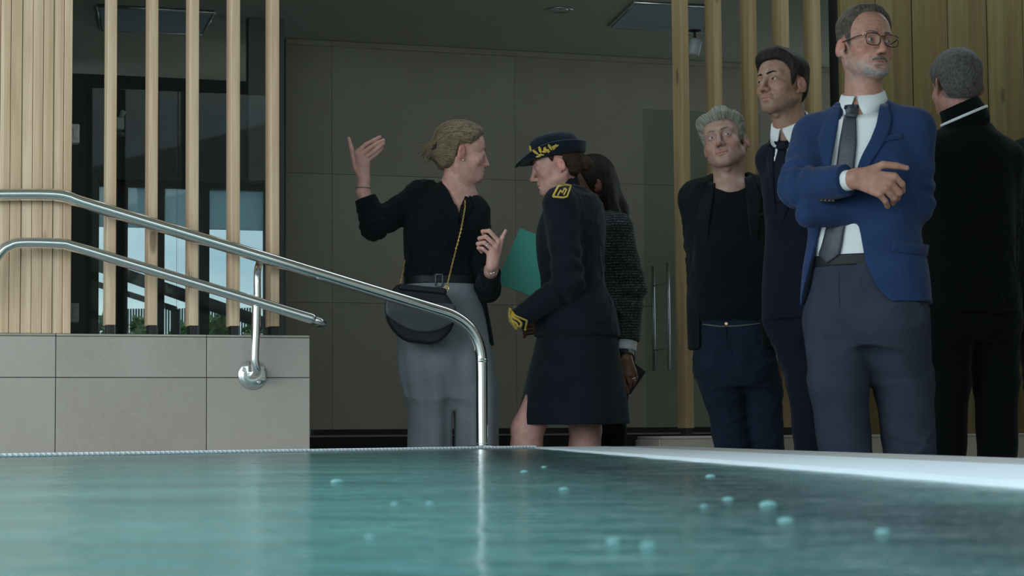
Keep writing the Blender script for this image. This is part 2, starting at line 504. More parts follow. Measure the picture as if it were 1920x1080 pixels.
def sdf_obj(name, prims, h, mat, parent=None, disp=None, attr=None, **kw):
    v, q = sdf_mesh(prims, h, disp, **kw)
    me = from_arrays(name, v, q)
    if attr:
        for nm, typ, f in attr:
            a = me.attributes.new(nm, typ, 'POINT'); val = np.asarray(f(v), F32)
            if typ == 'FLOAT_COLOR':
                val = np.concatenate([val, np.ones((len(val), 1), F32)], 1); a.data.foreach_set('color', val.ravel())
            else: a.data.foreach_set('vector', val.ravel())
    return put(name, me, mat, parent)
def cast(prims, px, py, y0, y1=None, disp=None, shrink=0.0):
    """points where the lines of sight through the given pixels meet the shape, searched from depth y0 on"""
    pts = np.array([P(x, y, y0) for x, y in zip(px, py)], F32); dr = np.array([unit(ray(x, y)) for x, y in zip(px, py)], F32)
    t = np.zeros(len(pts), F32)
    for _ in range(90):
        d = evals(prims, pts + dr * t[:, None], disp) - shrink
        t = t + np.clip(d * .6, -.05, .05)
        if np.abs(d).max() < 2e-4: break
    hit = pts + dr * t[:, None]
    return hit, np.abs(evals(prims, hit, disp) - shrink) < .004
def sgrad(prims, p, e=.002):
    g = np.stack([evals(prims, p + np.eye(3, dtype=F32)[i] * e) - evals(prims, p - np.eye(3, dtype=F32)[i] * e) for i in range(3)], 1)
    return g / np.maximum(np.linalg.norm(g, axis=1, keepdims=True), 1e-6)
def resample(pts, n):
    pts = np.asarray(pts, float); s = np.r_[0, np.cumsum(np.linalg.norm(np.diff(pts, axis=0), axis=1))]
    t = np.linspace(0, s[-1], n); return np.stack([np.interp(t, s, pts[:, i]) for i in range(pts.shape[1])], 1)
def sheet(name, A, B, prims, mat, parent, y0, off=.004, thick=.005, nu=24, nv=8, flare=0.0, disp=None, bulge=0.0):
    """cloth strip between two edges drawn over a shape: it lies on the shape with a real thickness"""
    A = resample(A, nu); B = resample(B, nu)
    g = A[:, None] * (1 - np.linspace(0, 1, nv))[None, :, None] + B[:, None] * np.linspace(0, 1, nv)[None, :, None]
    h, ok = cast(prims, g[..., 0].ravel(), g[..., 1].ravel(), y0, disp=disp)
    if not ok.all():                       # lines of sight that miss keep the depth of their neighbours
        Yb = np.median(h[ok][:, 1]) if ok.any() else y0 + .15
        gy = h[:, 1].reshape(nu, nv); okg = ok.reshape(nu, nv)
        for i in range(nu):
            for j in range(nv):
                if not okg[i, j]:
                    row = gy[i][okg[i]] if okg[i].any() else np.array([Yb])
                    h[i * nv + j] = P(g[i, j, 0], g[i, j, 1], float(row.mean()))
    nr = sgrad(prims, h)
    w = np.tile(np.linspace(0, 1, nv), nu); bu = np.sin(np.pi * w) * bulge + w * flare
    top = h + nr * (off + bu)[:, None]; bot = h + nr * (off + bu - thick)[:, None]
    V = np.concatenate([top, bot]); F = []; N = nu * nv
    for i in range(nu - 1):
        for j in range(nv - 1):
            a, b, c, d = i * nv + j, i * nv + j + 1, (i + 1) * nv + j + 1, (i + 1) * nv + j
            F.append((a, b, c, d)); F.append((a + N, d + N, c + N, b + N))
    ring = [j for j in range(nv)] + [i * nv + nv - 1 for i in range(1, nu)] + [(nu - 1) * nv + j for j in range(nv - 2, -1, -1)] + [i * nv for i in range(nu - 2, 0, -1)]
    for a, b in zip(ring, ring[1:] + ring[:1]): F.append((b, a, a + N, b + N))
    bm = bmesh.new(); vs = [bm.verts.new(tuple(map(float, x))) for x in V]
    for f in F: bm.faces.new([vs[i] for i in f]).smooth = True
    bmesh.ops.recalc_face_normals(bm, faces=bm.faces)
    me = bpy.data.meshes.new(name); bm.to_mesh(me); bm.free()
    return put(name, me, mat, parent) if name else me
def ribbon(name, pts, width, prims, mat, parent, y0, off=.002, thick=.003, n=20, closed=False, taper=False, nv=3):
    pts = np.asarray(pts + [pts[0]] if closed else pts, float); c = resample(pts, n)
    t = np.gradient(c, axis=0); t /= np.linalg.norm(t, axis=1, keepdims=True) + 1e-9
    nn = np.stack([-t[:, 1], t[:, 0]], 1); w = np.full(n, width / 2.)
    if taper: w = w * np.sin(np.linspace(.25, np.pi - .12, n)) ** .7
    return sheet(name, c - nn * w[:, None], c + nn * w[:, None], prims, mat, parent, y0, off, thick, n, nv)

# ---------------------------------------------------------------- people
class Head:
    """head frame: +x own right, +y face direction, +z up, origin between the ears at eye height; S scales it"""
    def __init__(s, c, yaw, pitch=0, roll=0, S=(1, 1, 1)):
        a, b, g = R_(yaw), R_(pitch), R_(roll)
        f = np.array([math.sin(a) * math.cos(b), -math.cos(a) * math.cos(b), math.sin(b)])
        r = unit(np.cross(f, (0, 0, 1))); u = np.cross(r, f)
        r, u = r * math.cos(g) + u * math.sin(g), u * math.cos(g) - r * math.sin(g)
        s.c = np.asarray(c, float); s.R = np.stack([r, f, u], 1); s.S = np.asarray(S, float); s.m = float(s.S.mean())
    def w(s, p): return s.c + s.R @ (np.asarray(p, float) * s.S)
    def loc(s, p): return ((np.asarray(p, F32) - s.c.astype(F32)) @ s.R.astype(F32)) / s.S.astype(F32)
    def E(s, c, r, k=.01, op=1, rz=0, rx=0, ry=0):
        M = np.array(Matrix.Rotation(R_(rz), 3, 'Z') @ Matrix.Rotation(R_(ry), 3, 'Y') @ Matrix.Rotation(R_(rx), 3, 'X'))
        return Ell(s.w(c), np.asarray(r) * (s.S if not (rz or rx or ry) else s.m), s.R @ M, k * s.m, op)
    def C(s, a, b, ra, rb, k=.01, op=1): return Cone(s.w(a), s.w(b), ra * s.m, rb * s.m, k * s.m, op)
def face(H, jaw=1.0, nose=1.0, chin=1.0, cheek=1.0, brow=1.0, lips=1.0, full=1.0, eyeopen=1.0, smile=0.0):
    """smooth union that makes one head"""
    q = []; E, C = H.E, H.C
    q += [E((0, -.014, .034), (.0745, .093, .084)), E((0, .026, .036), (.064, .062, .064), .03)]
    q += [E((0, .034, -.03), (.059 * full, .052, .066), .025), E((0, .030, -.062), (.049 * jaw * full, .05, .045), .025)]
    for sx in (1, -1):
        q += [C((sx * .054 * jaw, -.004, -.058), (sx * .017, .066, -.099 * chin), .017, .015, .03)]
        q += [E((sx * .043, .056, -.030), (.021 * cheek, .020, .017), .022)]
        q += [C((sx * .043, .070, .021), (sx * .012, .087, .018), .010 * brow, .010 * brow, .016)]
    q += [E((0, .074, -.098 * chin), (.021, .017, .016), .02), E((0, .068, -.068), (.034, .026, .027), .02)]
    for sx in (1, -1):
        q += [E((sx * .0325, .098, -.003), (.0195, .0165, .0135), .014, -1)]
        q += [E((sx * .0315, .0765, -.002), (.0160, .0145, .0140), .006)]
        q += [C((sx * .046, .067, -.016), (sx * .022, .078, -.020), .006, .006, .012)]
        q += [E((sx * .0315, .0935, -.0028), (.0140, .0100, .0043 * eyeopen), .0025, -1)]
    n = nose
    q += [C((0, .086, .012), (0, .094 + .013 * n, -.030), .0078, .0098, .012), E((0, .097 + .013 * n, -.039), (.0115, .0115, .0100), .008)]
    for sx in (1, -1):
        q += [E((sx * .0125, .089 + .009 * n, -.042), (.0080, .0115, .0085), .006)]
        q += [E((sx * .0065, .096 + .010 * n, -.0505), (.0034, .0060, .0034), .002, -1)]
    L = lips; mz = -.0715; sm = .004 * smile
    q += [E((0, .0875, mz + .0055), (.0225, .0085, .0058 * L), .006), E((0, .0870, mz - .0058), (.0200, .0090, .0068 * L), .006)]
    for sx in (1, -1): q += [C((sx * .001, .0975, mz - .0002), (sx * .0245, .083, mz + sm), .0016, .0014, .003, -1)]
    q += [E((0, .093, -.087), (.016, .006, .004), .008, -1)]
    for sx in (1, -1):
        q += [E((sx * .0810, -.018, -.010), (.0074, .0175, .0310), .004, rx=-14, rz=sx * 26), E((sx * .073, -.010, -.034), (.006, .009, .010), .006)]
        q += [E((sx * .0890, -.013, -.006), (.0062, .0095, .0185), .004, -1, rx=-14, rz=sx * 26)]
        q += [E((sx * .0745, -.004, -.014), (.004, .004, .007), .004)]
    return q
def fsurf(H, q, x, z, out=0.0):
    a = H.w((x, .16, z)); d = -H.R[:, 1]; t = 0.0
    for _ in range(50):
        v = float(evals(q, np.array([a + d * t], F32))[0]); t += v * .7
        if abs(v) < 1e-4: break
    return a + d * (t - out)
def creases(H, q, depth=1.0, age=1.0):
    """folds beside the mouth, under the eyes and at the mouth corners, pressed into the head's surface"""
    add = []
    def line(pts, r, out):
        w = [fsurf(H, q, x, z, out) for x, z in pts]
        for a, b in zip(w, w[1:]): add.append(Cone(a, b, r * H.m, r * H.m * .85, .005, -1))
    for sx in (1, -1):
        line([(sx * .0185, -.043), (sx * .027, -.055), (sx * .032, -.067), (sx * .033, -.078)], .0042, .0042 - .0011 * depth)
        line([(sx * .020, -.0165), (sx * .031, -.0205), (sx * .043, -.0165)], .0034, .0034 - .0007 * age)
        line([(sx * .0255, -.0715), (sx * .0275, -.0745)], .0032, .0019)
    line([(0, -.054), (0, -.0625)], .0028, .0021)
    if age > 1.2:
        for z in (.052, .064): line([(-.034, z - .003), (-.012, z), (.012, z), (.034, z - .003)], .0026, .0022)
        for sx in (1, -1): line([(sx * .0055, .022), (sx * .0065, .036)], .0024, .0018)
    return q + add
def paint_skin(H, base, lip=(.42, .17, .15), beard=None, beard_amt=0.0, hairf=None, hairc=None):
    base = np.array(base); lip = np.array(lip)
    def f(v):
        q = H.loc(v); x, y, z = np.abs(q[:, 0]), q[:, 1], q[:, 2]
        c = np.tile(base, (len(v), 1)) * (1 + .05 * wob(v, 40, 3))[:, None]
        inhead = (y > -.2) & (np.abs(z) < .2) & (x < .2)
        def blend(c, m, col): m = (m * inhead)[:, None]; return c * (1 - m) + np.array(col) * m
        red = base * np.array([1.05, .80, .76])
        c = blend(c, .6 * np.exp(-((x - .045) / .02) ** 2 - ((z + .035) / .018) ** 2) * (y > .02), red)
        c = blend(c, .7 * np.exp(-(x / .014) ** 2 - ((z + .04) / .013) ** 2) * (y > .09), red)
        c = blend(c, .8 * sstep(x, .066, .078) * (np.abs(z + .01) < .05) * (np.abs(y + .012) < .035), red)
        c = blend(c, .45 * np.exp(-((x - .032) / .017) ** 2 - ((z + .004) / .012) ** 2) * (y > .06), base * np.array([.62, .52, .5]))
        if beard is not None:
            line = np.interp(y, [-.02, .02, .05, .075, .1, .13], [.0, -.035, -.062, -.068, -.050, -.050])
            line = np.where((x < .03) & (y > .07), np.maximum(line, -.0535), line)
            m = sstep(line - z, -.004, .012) * sstep(y, -.03, .0) * (z > -.15) * (.75 + .35 * wob(v, 260, 9))
            under = 1 - sstep(-z, .112, .13)
            c = blend(c, np.clip(beard_amt * m * under, 0, .92), beard)
        if hairf is not None:       # thin hair at the hairline lets the scalp darken
            c = blend(c, .75 * sstep(hairf(q) + .003 * wob(v, 300, 12), -.0105, -.001), hairc)
        ml = np.exp(-((z + .0715) / (.0095 * np.sqrt(np.clip(1 - (x / .026) ** 2, .02, 1)))) ** 4) * (x < .025) * (y > .075)
        c = blend(c, .75 * ml, lip)
        c = blend(c, .8 * np.exp(-((z + .0715) / .0018) ** 2) * (x < .0235) * (y > .075), lip * .4)
        c = blend(c, .9 * np.exp(-((x - .0065) / .004) ** 2 - ((z + .051) / .003) ** 2) * (y > .09), base * .2)
        return c
    return f
def eyes(H, gaze, parent, mats, r=.0122):
    """eyeballs: white, iris and pupil as faces of one ball each"""
    for sx in (1, -1):
        c = H.w((sx * .0315, .0768, -.002)); g = unit(gaze)
        a = unit(np.cross(g, (0.1, .2, 1))); b = np.cross(g, a); rr = r * H.m
        th = [0, .10, .22, .36, .48, .55, .7, .95, 1.3, 1.8, 2.4, math.pi]; n = 24; V = []; F = []; MI = []
        for t in th:
            for k in range(n):
                ph = 2 * math.pi * k / n
                V.append(c + rr * (g * math.cos(t) + (a * math.cos(ph) + b * math.sin(ph)) * math.sin(t)))
        for i in range(len(th) - 1):
            for k in range(n):
                F.append((i * n + k, i * n + (k + 1) % n, (i + 1) * n + (k + 1) % n, (i + 1) * n + k)); MI.append(2 if th[i + 1] <= .23 else 1 if th[i + 1] <= .56 else 0)
        me = from_arrays('eye', np.array(V), F); o = put('eye', me, mats, parent)
        me.polygons.foreach_set('material_index', np.array(MI, np.int32))
def brows(H, prims, parent, mat, thick=1.0, lift=0.0, arch=1.0):
    for sx in (1, -1):
        pts = [(.012, .100, .018), (.022, .097, .0215 * arch), (.034, .088, .0240 * arch), (.046, .074, .0205)]
        q = []
        W = []
        for (x, y, z) in pts:
            p = H.w((sx * x, y + .02, z + lift))
            d = -H.R[:, 1]
            t = 0.
            for _ in range(60):
                dd = float(evals(prims, np.array([p + d * t], F32))[0]); t += dd * .7
                if abs(dd) < 2e-4: break
            W.append(p + d * (t + .0012))
        W = catmull(W, 3); rr = [.0031, .0037, .0038, .0036, .0034, .0032, .0029, .0025, .0021, .0017]
        q = [Cone(W[i], W[i + 1], rr[i] * thick, rr[i + 1] * thick, .002) for i in range(len(W) - 1)]
        sdf_obj('eyebrow', q, .0016, mat, parent, disp=lambda p: .0009 * wob(p, 900, 5), pad=.006, attr=[('strand', 'FLOAT_VECTOR', lambda v: v * np.array([180, 180, 60]))])
def scalp(H):
    return [H.E((0, -.014, .034), (.0745, .093, .084)), H.E((0, .026, .036), (.064, .062, .064), .03), H.E((0, -.035, -.03), (.058, .055, .06), .03)]
def hair(H, field, strand, parent, mat, extra=(), h=.003, amp=.0016, name='hair', freq=1.0, cut=()):
    """hair as a shell on the scalp: field(q) = thickness at head point q, strand(q) = coordinates that stay put along a strand"""
    sp = scalp(H); m = H.m
    def f(p):
        q = H.loc(p); s = strand(q)
        rip = wob(s.astype(F32), 1.0 * freq, 21, 5) * amp
        return evals(sp, p) - (field(q) * m).astype(F32) - rip.astype(F32) * (field(q) > 0)
    lo, hi = H.c - .19 * m, H.c + .19 * m
    pr = [Fn(f, lo, hi, .01)] + list(extra) + list(cut)
    return sdf_obj(name, pr, h, mat, parent, attr=[('strand', 'FLOAT_VECTOR', lambda v: strand(H.loc(v)))], pad=.005)
def short_field(zf=.072, tmax=.014, temple=.0, recede=0.0, top=1.0, nape=-.07, side=.7):
    def f(q):
        x, y, z = np.abs(q[:, 0]), q[:, 1], q[:, 2]
        zb = np.interp(y, [-.12, -.07, -.045, -.032, -.028, .004, .012, .026, .040, .056, .07, .1], [nape, nape, -.062, -.045, .018, .022, -.022, -.012, .030 + temple, zf - .012, zf, zf + .004])
        zb = zb + recede * np.exp(-((x - .042) / .02) ** 2) * sstep(y, .02, .06)
        m = sstep(z - zb, -.006, .008); g = .18 + .82 * sstep(z - zb, .0, .045)
        t = tmax * (side + (top - side) * sstep(z, .03, .09))
        return t * m * g - .010 * (1 - m)
    return f
def strand_front_back(q):
    return np.stack([np.arctan2(q[:, 0], q[:, 2] + .04) * 60, q[:, 1] * 26, (q[:, 2] < 0) * q[:, 2] * 20 + 0 * q[:, 0]], 1)
def strand_down(q):
    return np.stack([np.arctan2(q[:, 0], q[:, 1] + .02) * 26, q[:, 2] * 22, np.sqrt(q[:, 0] ** 2 + q[:, 1] ** 2) * 60], 1)
def hand_px(W, fingers, thumb, scale=1.0, fr=.0088, wr=.021, extra=()):
    """hand from the places of its joints: wrist, four finger chains starting at the knuckle, thumb chain"""
    q = []; f = scale
    for i, ch in enumerate(fingers):
        off = np.asarray(ch[0]) - np.mean([c[0] for c in fingers], 0)
        q.append(Cone(W + off * .42, ch[0], .0138 * f, .0108 * f, .012))
    for i, ch in enumerate(fingers):
        r = fr * f * (1.0, 1.03, 1.0, .86)[i]
        for j in range(len(ch) - 1):
            q.append(Cone(ch[j], ch[j + 1], r * (1.12, 1.0, .92, .85)[j], r * (1.02, .94, .82, .7)[j], .003))
    r = .0105 * f
    q.append(Cone(W + (np.asarray(thumb[0]) - W) * .35, thumb[0], .016 * f, .0125 * f, .012))
    for j in range(len(thumb) - 1):
        q.append(Cone(thumb[j], thumb[j + 1], r * (1.15, .95, .85)[j], r * (.96, .88, .68)[j], .004))
    return q + list(extra)
def fnails(chains, parent, mat, back, s=1.0):
    for ch in chains:
        a, b = np.asarray(ch[-2]), np.asarray(ch[-1]); d = unit(b - a); n = unit(back - d * np.dot(back, d)); c = b + n * .0052 * s + d * .001
        mb = MB(); mb.sphere(frame4(c, np.cross(d, n) * .0046 * s, d * .0058 * s, n * .0014), 10, 6); mb.build('fingernail', mat, parent)
def plane_cut(c, n, rad, k=.002):
    """takes away what lies beyond the plane through c (normal n), within rad of it"""
    c = np.asarray(c, float); n = unit(n)
    def f(p):
        q = p - c.astype(F32)
        return np.maximum(-(q @ n.astype(F32)), np.sqrt((q * q).sum(1)) - rad)
    return Fn(f, c - rad, c + rad, k, -1)
def cut_front(fr, xl, xr, y0, zlo, zhi, k=.004):
    """opening down the front of a jacket between two edges (tables of z -> x in the body frame)"""
    xl = np.array(sorted(xl)); xr = np.array(sorted(xr))
    def f(p):
        q = fr.loc(p); x, y, z = q.T
        a = np.interp(z, xl[:, 0], xl[:, 1]); b = np.interp(z, xr[:, 0], xr[:, 1])
        return np.maximum(np.maximum(a - x, x - b), np.maximum(y0 - y, np.maximum(zlo - z, z - zhi))).astype(F32)
    return Fn(f, fr.o - .6, fr.o + .6, k, -1)
def trunk_core(fr, z0, z1, r=.05, dy=0):
    return Cone(fr.w((0, dy, z0)), fr.w((0, dy, z1)), r, r * .9, .03)
def shoe(fr, x, y, yaw, parent, mat, L=.28):
    a = R_(yaw); d = np.array([math.sin(a), math.cos(a), 0]); s = np.array([math.cos(a), -math.sin(a), 0]); o = np.array([x, y, 0])
    w = lambda p: fr.w(o + s * p[0] + d * p[1] + np.array([0, 0, p[2]]))
    q = [Cone(w((0, -.06, .045)), w((0, .02, .05)), .040, .042, .03), Cone(w((0, .02, .05)), w((0, L - .12, .030)), .042, .030, .03), Cone(w((0, -.05, .06)), w((0, -.03, .11)), .04, .044, .02)]
    zz = fr.o[2]
    q.append(Fn(lambda p: p[:, 2] - F32(zz + .004), q[0].lo, q[0].hi, .003, -1))
    o2 = sdf_obj('shoe', q, .007, mat, parent)
    return o2
# ---------------------------------------------------------------- the setting
TV = np.array([.9480, .3182, 0.]); NV = np.array([.3182, -.9480, 0.]); UP = np.array([0, 0, 1.])
PF = np.array([-1.18, 6.883, 0.])            # front of the left parapet
PR = np.array(P(1275, 500, 8.167)); PR[2] = 0  # right slat row
PB = np.array([-.97, 9.450, 0.])             # tiled back wall
PW = np.array(P(300, 500, 10.500)); PW[2] = 0   # window wall of the dark room
def on(px, py, p0, off=0.0): return onplane(px, py, p0 + NV * off, NV)
def tcoord(p, p0): return float(np.dot(np.asarray(p) - p0, TV))
def tx(px, p0, off=0.0, py=500): return tcoord(on(px, py, p0, off), p0)
def zz(px, py, p0, off=0.0): return float(on(px, py, p0, off)[2])
def box_t(mb, p0, t0, t1, o0, o1, z0, z1, bevel=0.0):
    """box along the wall direction: t range, offset towards the viewer o0..o1, height range"""
    c = p0 + TV * (t0 + t1) / 2 + NV * (o0 + o1) / 2; c = np.array([c[0], c[1], (z0 + z1) / 2])
    return mb.box((abs(t1 - t0), abs(o1 - o0), abs(z1 - z0)), frame4(c, TV, -NV, UP), bevel)
def boxo(name, mat, parent, p0, t0, t1, o0, o1, z0, z1, bevel=0.0):
    """same box as an object of its own whose origin is its centre"""
    c = p0 + TV * (t0 + t1) / 2 + NV * (o0 + o1) / 2; c = np.array([c[0], c[1], (z0 + z1) / 2])
    mb = MB(); mb.box((abs(t1 - t0), abs(o1 - o0), abs(z1 - z0)), None, bevel)
    o = mb.build(name, mat, None); o.matrix_world = frame4(c, TV, -NV, UP)
    if parent is not None:
        o.parent = parent; o.matrix_parent_inverse = mw(parent).inverted()
    return o
def mw(o):
    b = o.matrix_basis.copy()
    return mw(o.parent) @ o.matrix_parent_inverse @ b if o.parent else b
def struct(o): o['kind'] = 'structure'; return o

M_WOODL = m_wood('light_larch', (.80, .63, .45), (.58, .38, .24))
M_WOODR = m_wood('honey_larch', (.185, .150, .060), (.125, .092, .032))
M_WOODS = m_wood('honey_slat', (.35, .265, .14), (.24, .165, .075))
M_TILE = m_stone('grey_stone_tile', (.39, .345, .305), (.48, .445, .41), 2.2)
M_JOINT = m_plain('tile_joint', (.22, .215, .20), .9)
M_BWALL = m_stone('dark_stone_tile', (.385, .36, .29), (.455, .43, .36), 1.4, .5)
M_BJOINT = m_plain('dark_joint', (.33, .31, .25), .9)
M_BLACK = m_plain('black_paint', (.012, .013, .013), .6)
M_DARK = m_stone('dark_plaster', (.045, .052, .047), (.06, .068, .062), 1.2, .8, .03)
M_CEIL = m_stone('ceiling_paint', (.46, .45, .38), (.50, .49, .42), .8, .9, .02)
M_FLOOR = m_stone('floor_stone', (.34, .33, .30), (.44, .43, .40), 2.5, .5)
M_RIM = m_stone('rim_stone', (.34, .34, .33), (.52, .52, .51), 9, .6, .15)
M_WHITE = m_stone('white_grating', (.78, .88, .95), (.84, .92, .97), 5, .35, .02)
M_STEEL = m_metal('polished_steel', (.80, .82, .82), .10)
M_BRUSH = m_metal('brushed_steel', (.62, .64, .64), .3)
M_GLASS = m_glass('clear_glass', (.86, .91, .89), 1.2)
M_TINT = m_glass('tinted_glass', (.60, .64, .64))
M_PLASTIC = m_plain('pale_plastic', (.45, .50, .52), .4)

def m_blind():
    m = Mat('grey_blind'); m.set(Base_Color=(.3, .36, .39), Roughness=.85); n = m.noise(m.coord((1, 1, 30)), 6, 2)
    tl = m.new('BsdfTranslucent'); tl.inputs[0].default_value = (.60, .70, .76, 1); mx = m.new('MixShader'); mx.inputs[0].default_value = .8
    m.link(m.b.outputs[0], mx.inputs[1]); m.link(tl.outputs[0], mx.inputs[2]); m.link(mx.outputs[0], m.out.inputs['Surface']); m.bump(n, .05, .002)
    return m.m
M_BLIND = m_blind()
def setting():
    # floor of the hall, lower than the raised pool
    mb = MB(); mb.box((9, 18, .1), Matrix.Translation((-.8, 4, -.05))); struct(mb.build('floor', M_FLOOR))
    # ceilings: the high hall ceiling over the pool, the low one behind the slats
    mb = MB(); mb.box((9.0, 5.2, .1), Matrix.Translation((-.8, 5.0, 3.05))); struct(mb.build('ceiling', M_CEIL))
    t0, t1 = -3.2, 4.2
    mb = MB(); box_t(mb, PF, t0, t1, -3.6, -.90, 2.35, 2.45); low = struct(mb.build('ceiling_low', M_CEIL))
    mb = MB(); box_t(mb, PF, t0, t1, -1.0, -.90, 2.45, 3.0); struct(mb.build('wall_bulkhead', M_CEIL))
    # right side wall of the hall
    mb = MB(); mb.box((.15, 15.5, 3.0), Matrix.Translation((3.3, 2.5, 1.5))); struct(mb.build('wall_right', M_CEIL))

    # unseen wall added left behind the viewer to keep out sky light
    mb = MB(); mb.box((.15, 3.4, 3.0), Matrix.Translation((-5.2, -3.6, 1.5))); struct(mb.build('wall_sky_block_left', M_CEIL))
    # unseen wall added behind the viewer on the right to block sky light
    mb = MB(); mb.box((2.9, .15, 3.0), Matrix.Translation((1.95, -4.2, 1.5))); struct(mb.build('wall_sky_block_rear', M_CEIL))
    # left parapet: core, stone tiles with recessed joints, cap
    rim = .457
    ztop = zz(300, 627, PF)
    zj = zz(300, 708, PF)
    ta, tb = tx(-330, PF), tx(581, PF)
    core = MB(); box_t(core, PF, ta, tb - .004, -.26, -.010, 0, ztop - .008); par = struct(core.build('wall_parapet', M_JOINT))
    vs = [tx(-184, PF), tx(106, PF), tx(388, PF), tb]; vs = [ta] + vs
    for a, b in zip(vs, vs[1:]):
        boxo('tile', M_TILE, par, PF, a + .0013, b - .0013, -.010, 0, rim - .02, zj - .0013, .0012)
        boxo('tile', M_TILE, par, PF, a + .0013, b - .0013, -.010, 0, zj + .0013, ztop - .009, .0012)
        boxo('cap_tile', M_TILE, par, PF, a + .0005, b - .0005, -.26, .001, ztop - .0075, ztop, .003)
    boxo('end_tile', M_TILE, par, PF, tb - .008, tb, -.26, -.011, rim - .02, ztop - .009, .001)

    # left cladding: close-set upright boards on the parapet
    wl = MB(); te = tx(133.5, PF); box_t(wl, PF, -3.0, te - .004, -.09, -.05, ztop, 2.9); wl = struct(wl.build('wall_left', M_BLACK))
    edges = [134, 118, 98.5, 79, 59.5, 39, 17.5, -2, -22, -42, -62, -82, -102, -122, -142]
    for i, (b, a) in enumerate(zip(edges, edges[1:])):
        boxo('board', M_WOODL, wl, PF, tx(a, PF) + .0008, tx(b, PF) - .0008, -.05, -.004 - .004 * (i % 3 == 1), ztop + .001, 2.9, .0015)
    # side walls of the dark room behind
    mb = MB(); box_t(mb, PF, te - .05, te, -3.3, -.26, .4, 2.4); struct(mb.build('wall_room_side', M_DARK))

    # back wall of stone tiles with a black recess beneath, plinth below
    zb = zz(600, 811, PB)
    ta, tb = tx(536, PB), tx(1700, PB)
    mb = MB(); box_t(mb, PB, ta, tb, -.20, -.012, .50, 2.4); bw = struct(mb.build('wall_back', M_BJOINT))
    xs = [ta, tx(623, PB)]
    while xs[-1] < tb: xs.append(xs[-1] + .90)
    for r in range(4):
        z0 = zb + r * .60; z1 = min(z0 + .60, 2.349)
        for a, b in zip(xs, xs[1:]):
            b = min(b, tb)
            if b - a < .02: continue
            boxo('tile', M_BWALL, bw, PB, a + .0007, b - .0007, -.012, 0, z0 + .0007, z1 - .0007, .0006)
    mb = MB(); box_t(mb, PB, ta - .9, tb, -.10, -.02, .36, zb - .001); struct(mb.build('trim_1', M_BLACK))
    mb = MB(); box_t(mb, PB, ta - .9, tb, -.10, .02, 0, .44); struct(mb.build('wall_plinth', M_DARK))
    # pillar closing the dark room on its right
    zp = 2.35
    ms = m_stone('pillar_stone', (.16, .165, .155), (.19, .195, .18), 1.5)
    mb = MB(); box_t(mb, PB, tx(499, PB, .42), tx(533, PB, .42), .36, .42, .0, zp); struct(mb.build('wall_pillar', ms))
    mb = MB(); box_t(mb, PB, tx(466, PB, .42), tx(499, PB, .42) - .001, .36, .42, zz(480, 338, PB, .42), zp); struct(mb.build('wall_pillar_head', ms))

    # window wall of the dark room
    zl = zz(300, 341, PW); zblind = zz(300, 427, PW)
    mb = MB()
    box_t(mb, PW, tx(-250, PW), tx(560, PW), -.08, .06, zl, 2.40)
    box_t(mb, PW, tx(-250, PW), tx(180, PW), -.08, .06, .0, zl)
    box_t(mb, PW, tx(499, PW), tx(620, PW), -.08, .06, .0, zl)
    box_t(mb, PW, tx(180, PW), tx(499, PW), -.08, .06, .0, .50)
    struct(mb.build('wall_window_side', M_DARK))
    wr = struct(empty('window_1', PW))
    def bar(a, b, z0, z1, name='window_frame'): boxo(name, M_BLACK, wr, PW, a, b, -.05, .03, z0, z1, .003)
    bars = [(180, 184), (216, 238), (295, 307), (372, 391), (496, 499)]
    for a, b in bars: bar(tx(a, PW), tx(b, PW), .50, zl, 'mullion')
    bar(tx(180, PW), tx(499, PW), .50, .54); bar(tx(180, PW), tx(499, PW), zl - .03, zl)
    for (a, b) in zip(bars, bars[1:]):
        boxo('pane', M_TINT, wr, PW, tx(a[1], PW), tx(b[0], PW), -.012, -.006, .54, zl - .03)
        boxo('blind', M_BLIND, wr, PW, tx(a[1], PW), tx(b[0], PW), -.034, -.030, zblind, zl - .03)

    # right: low wall, honey boards
    zlow = .492
    tl = tx(1240, PR, .03, 820)
    mb = MB(); box_t(mb, PR, tl, tl + 3.0, -.22, .03, 0, zlow - .012); lw = struct(mb.build('wall_low', M_BWALL))
    boxo('cap_tile', M_TILE, lw, PR, tl - .002, tl + 3.0, -.222, .032, zlow - .0115, zlow, .003)
    boxo('end_tile', M_TILE, lw, PR, tl - .010, tl - .0005, -.22, .03, .3, zlow - .0125, .002)
    mb = MB(); ts = tx(1584, PR); box_t(mb, PR, ts, ts + 2.2, -.10, -.03, zlow, 2.9); wf = struct(mb.build('wall_front', M_BLACK))
    ed = [1585, 1652, 1721, 1788, 1863, 1930, 2000, 2070, 2140]
    for i, (a, b) in enumerate(zip(ed, ed[1:])):
        boxo('board', M_WOODR, wf, PR, tx(a, PR) + .0022, tx(b, PR) - .0022, -.03, -.004 * (i % 2), zlow + .001, 2.9, .002)

    # slat screens
    def screen(name, label, p0, spans, off, depth, zfoot0, zfoot1, mat, grp):
        root = empty(name, p0 + TV * spans[0][0] + np.array([0, 0, zfoot0])); tag(root, label, 'slat screen', grp)
        for (a, b) in spans:
            s = boxo('slat', mat, root, p0, a, b, off - depth, off, zfoot1, 2.9, .002)
            w = b - a
            f = boxo('foot', M_BLACK, s, p0, a + w * .12, b - w * .12, off - depth * .8, off - .006, zfoot0, zfoot1 + .002, .002)
            c = p0 + TV * (a + b) / 2 + NV * (off - .005)
            mb = MB(); mb.cyl((c[0], c[1], zfoot0 + (zfoot1 - zfoot0) * .35), tuple(np.array([c[0], c[1], zfoot0 + (zfoot1 - zfoot0) * .35]) + NV * .004), .005, .004, 10)
        return root
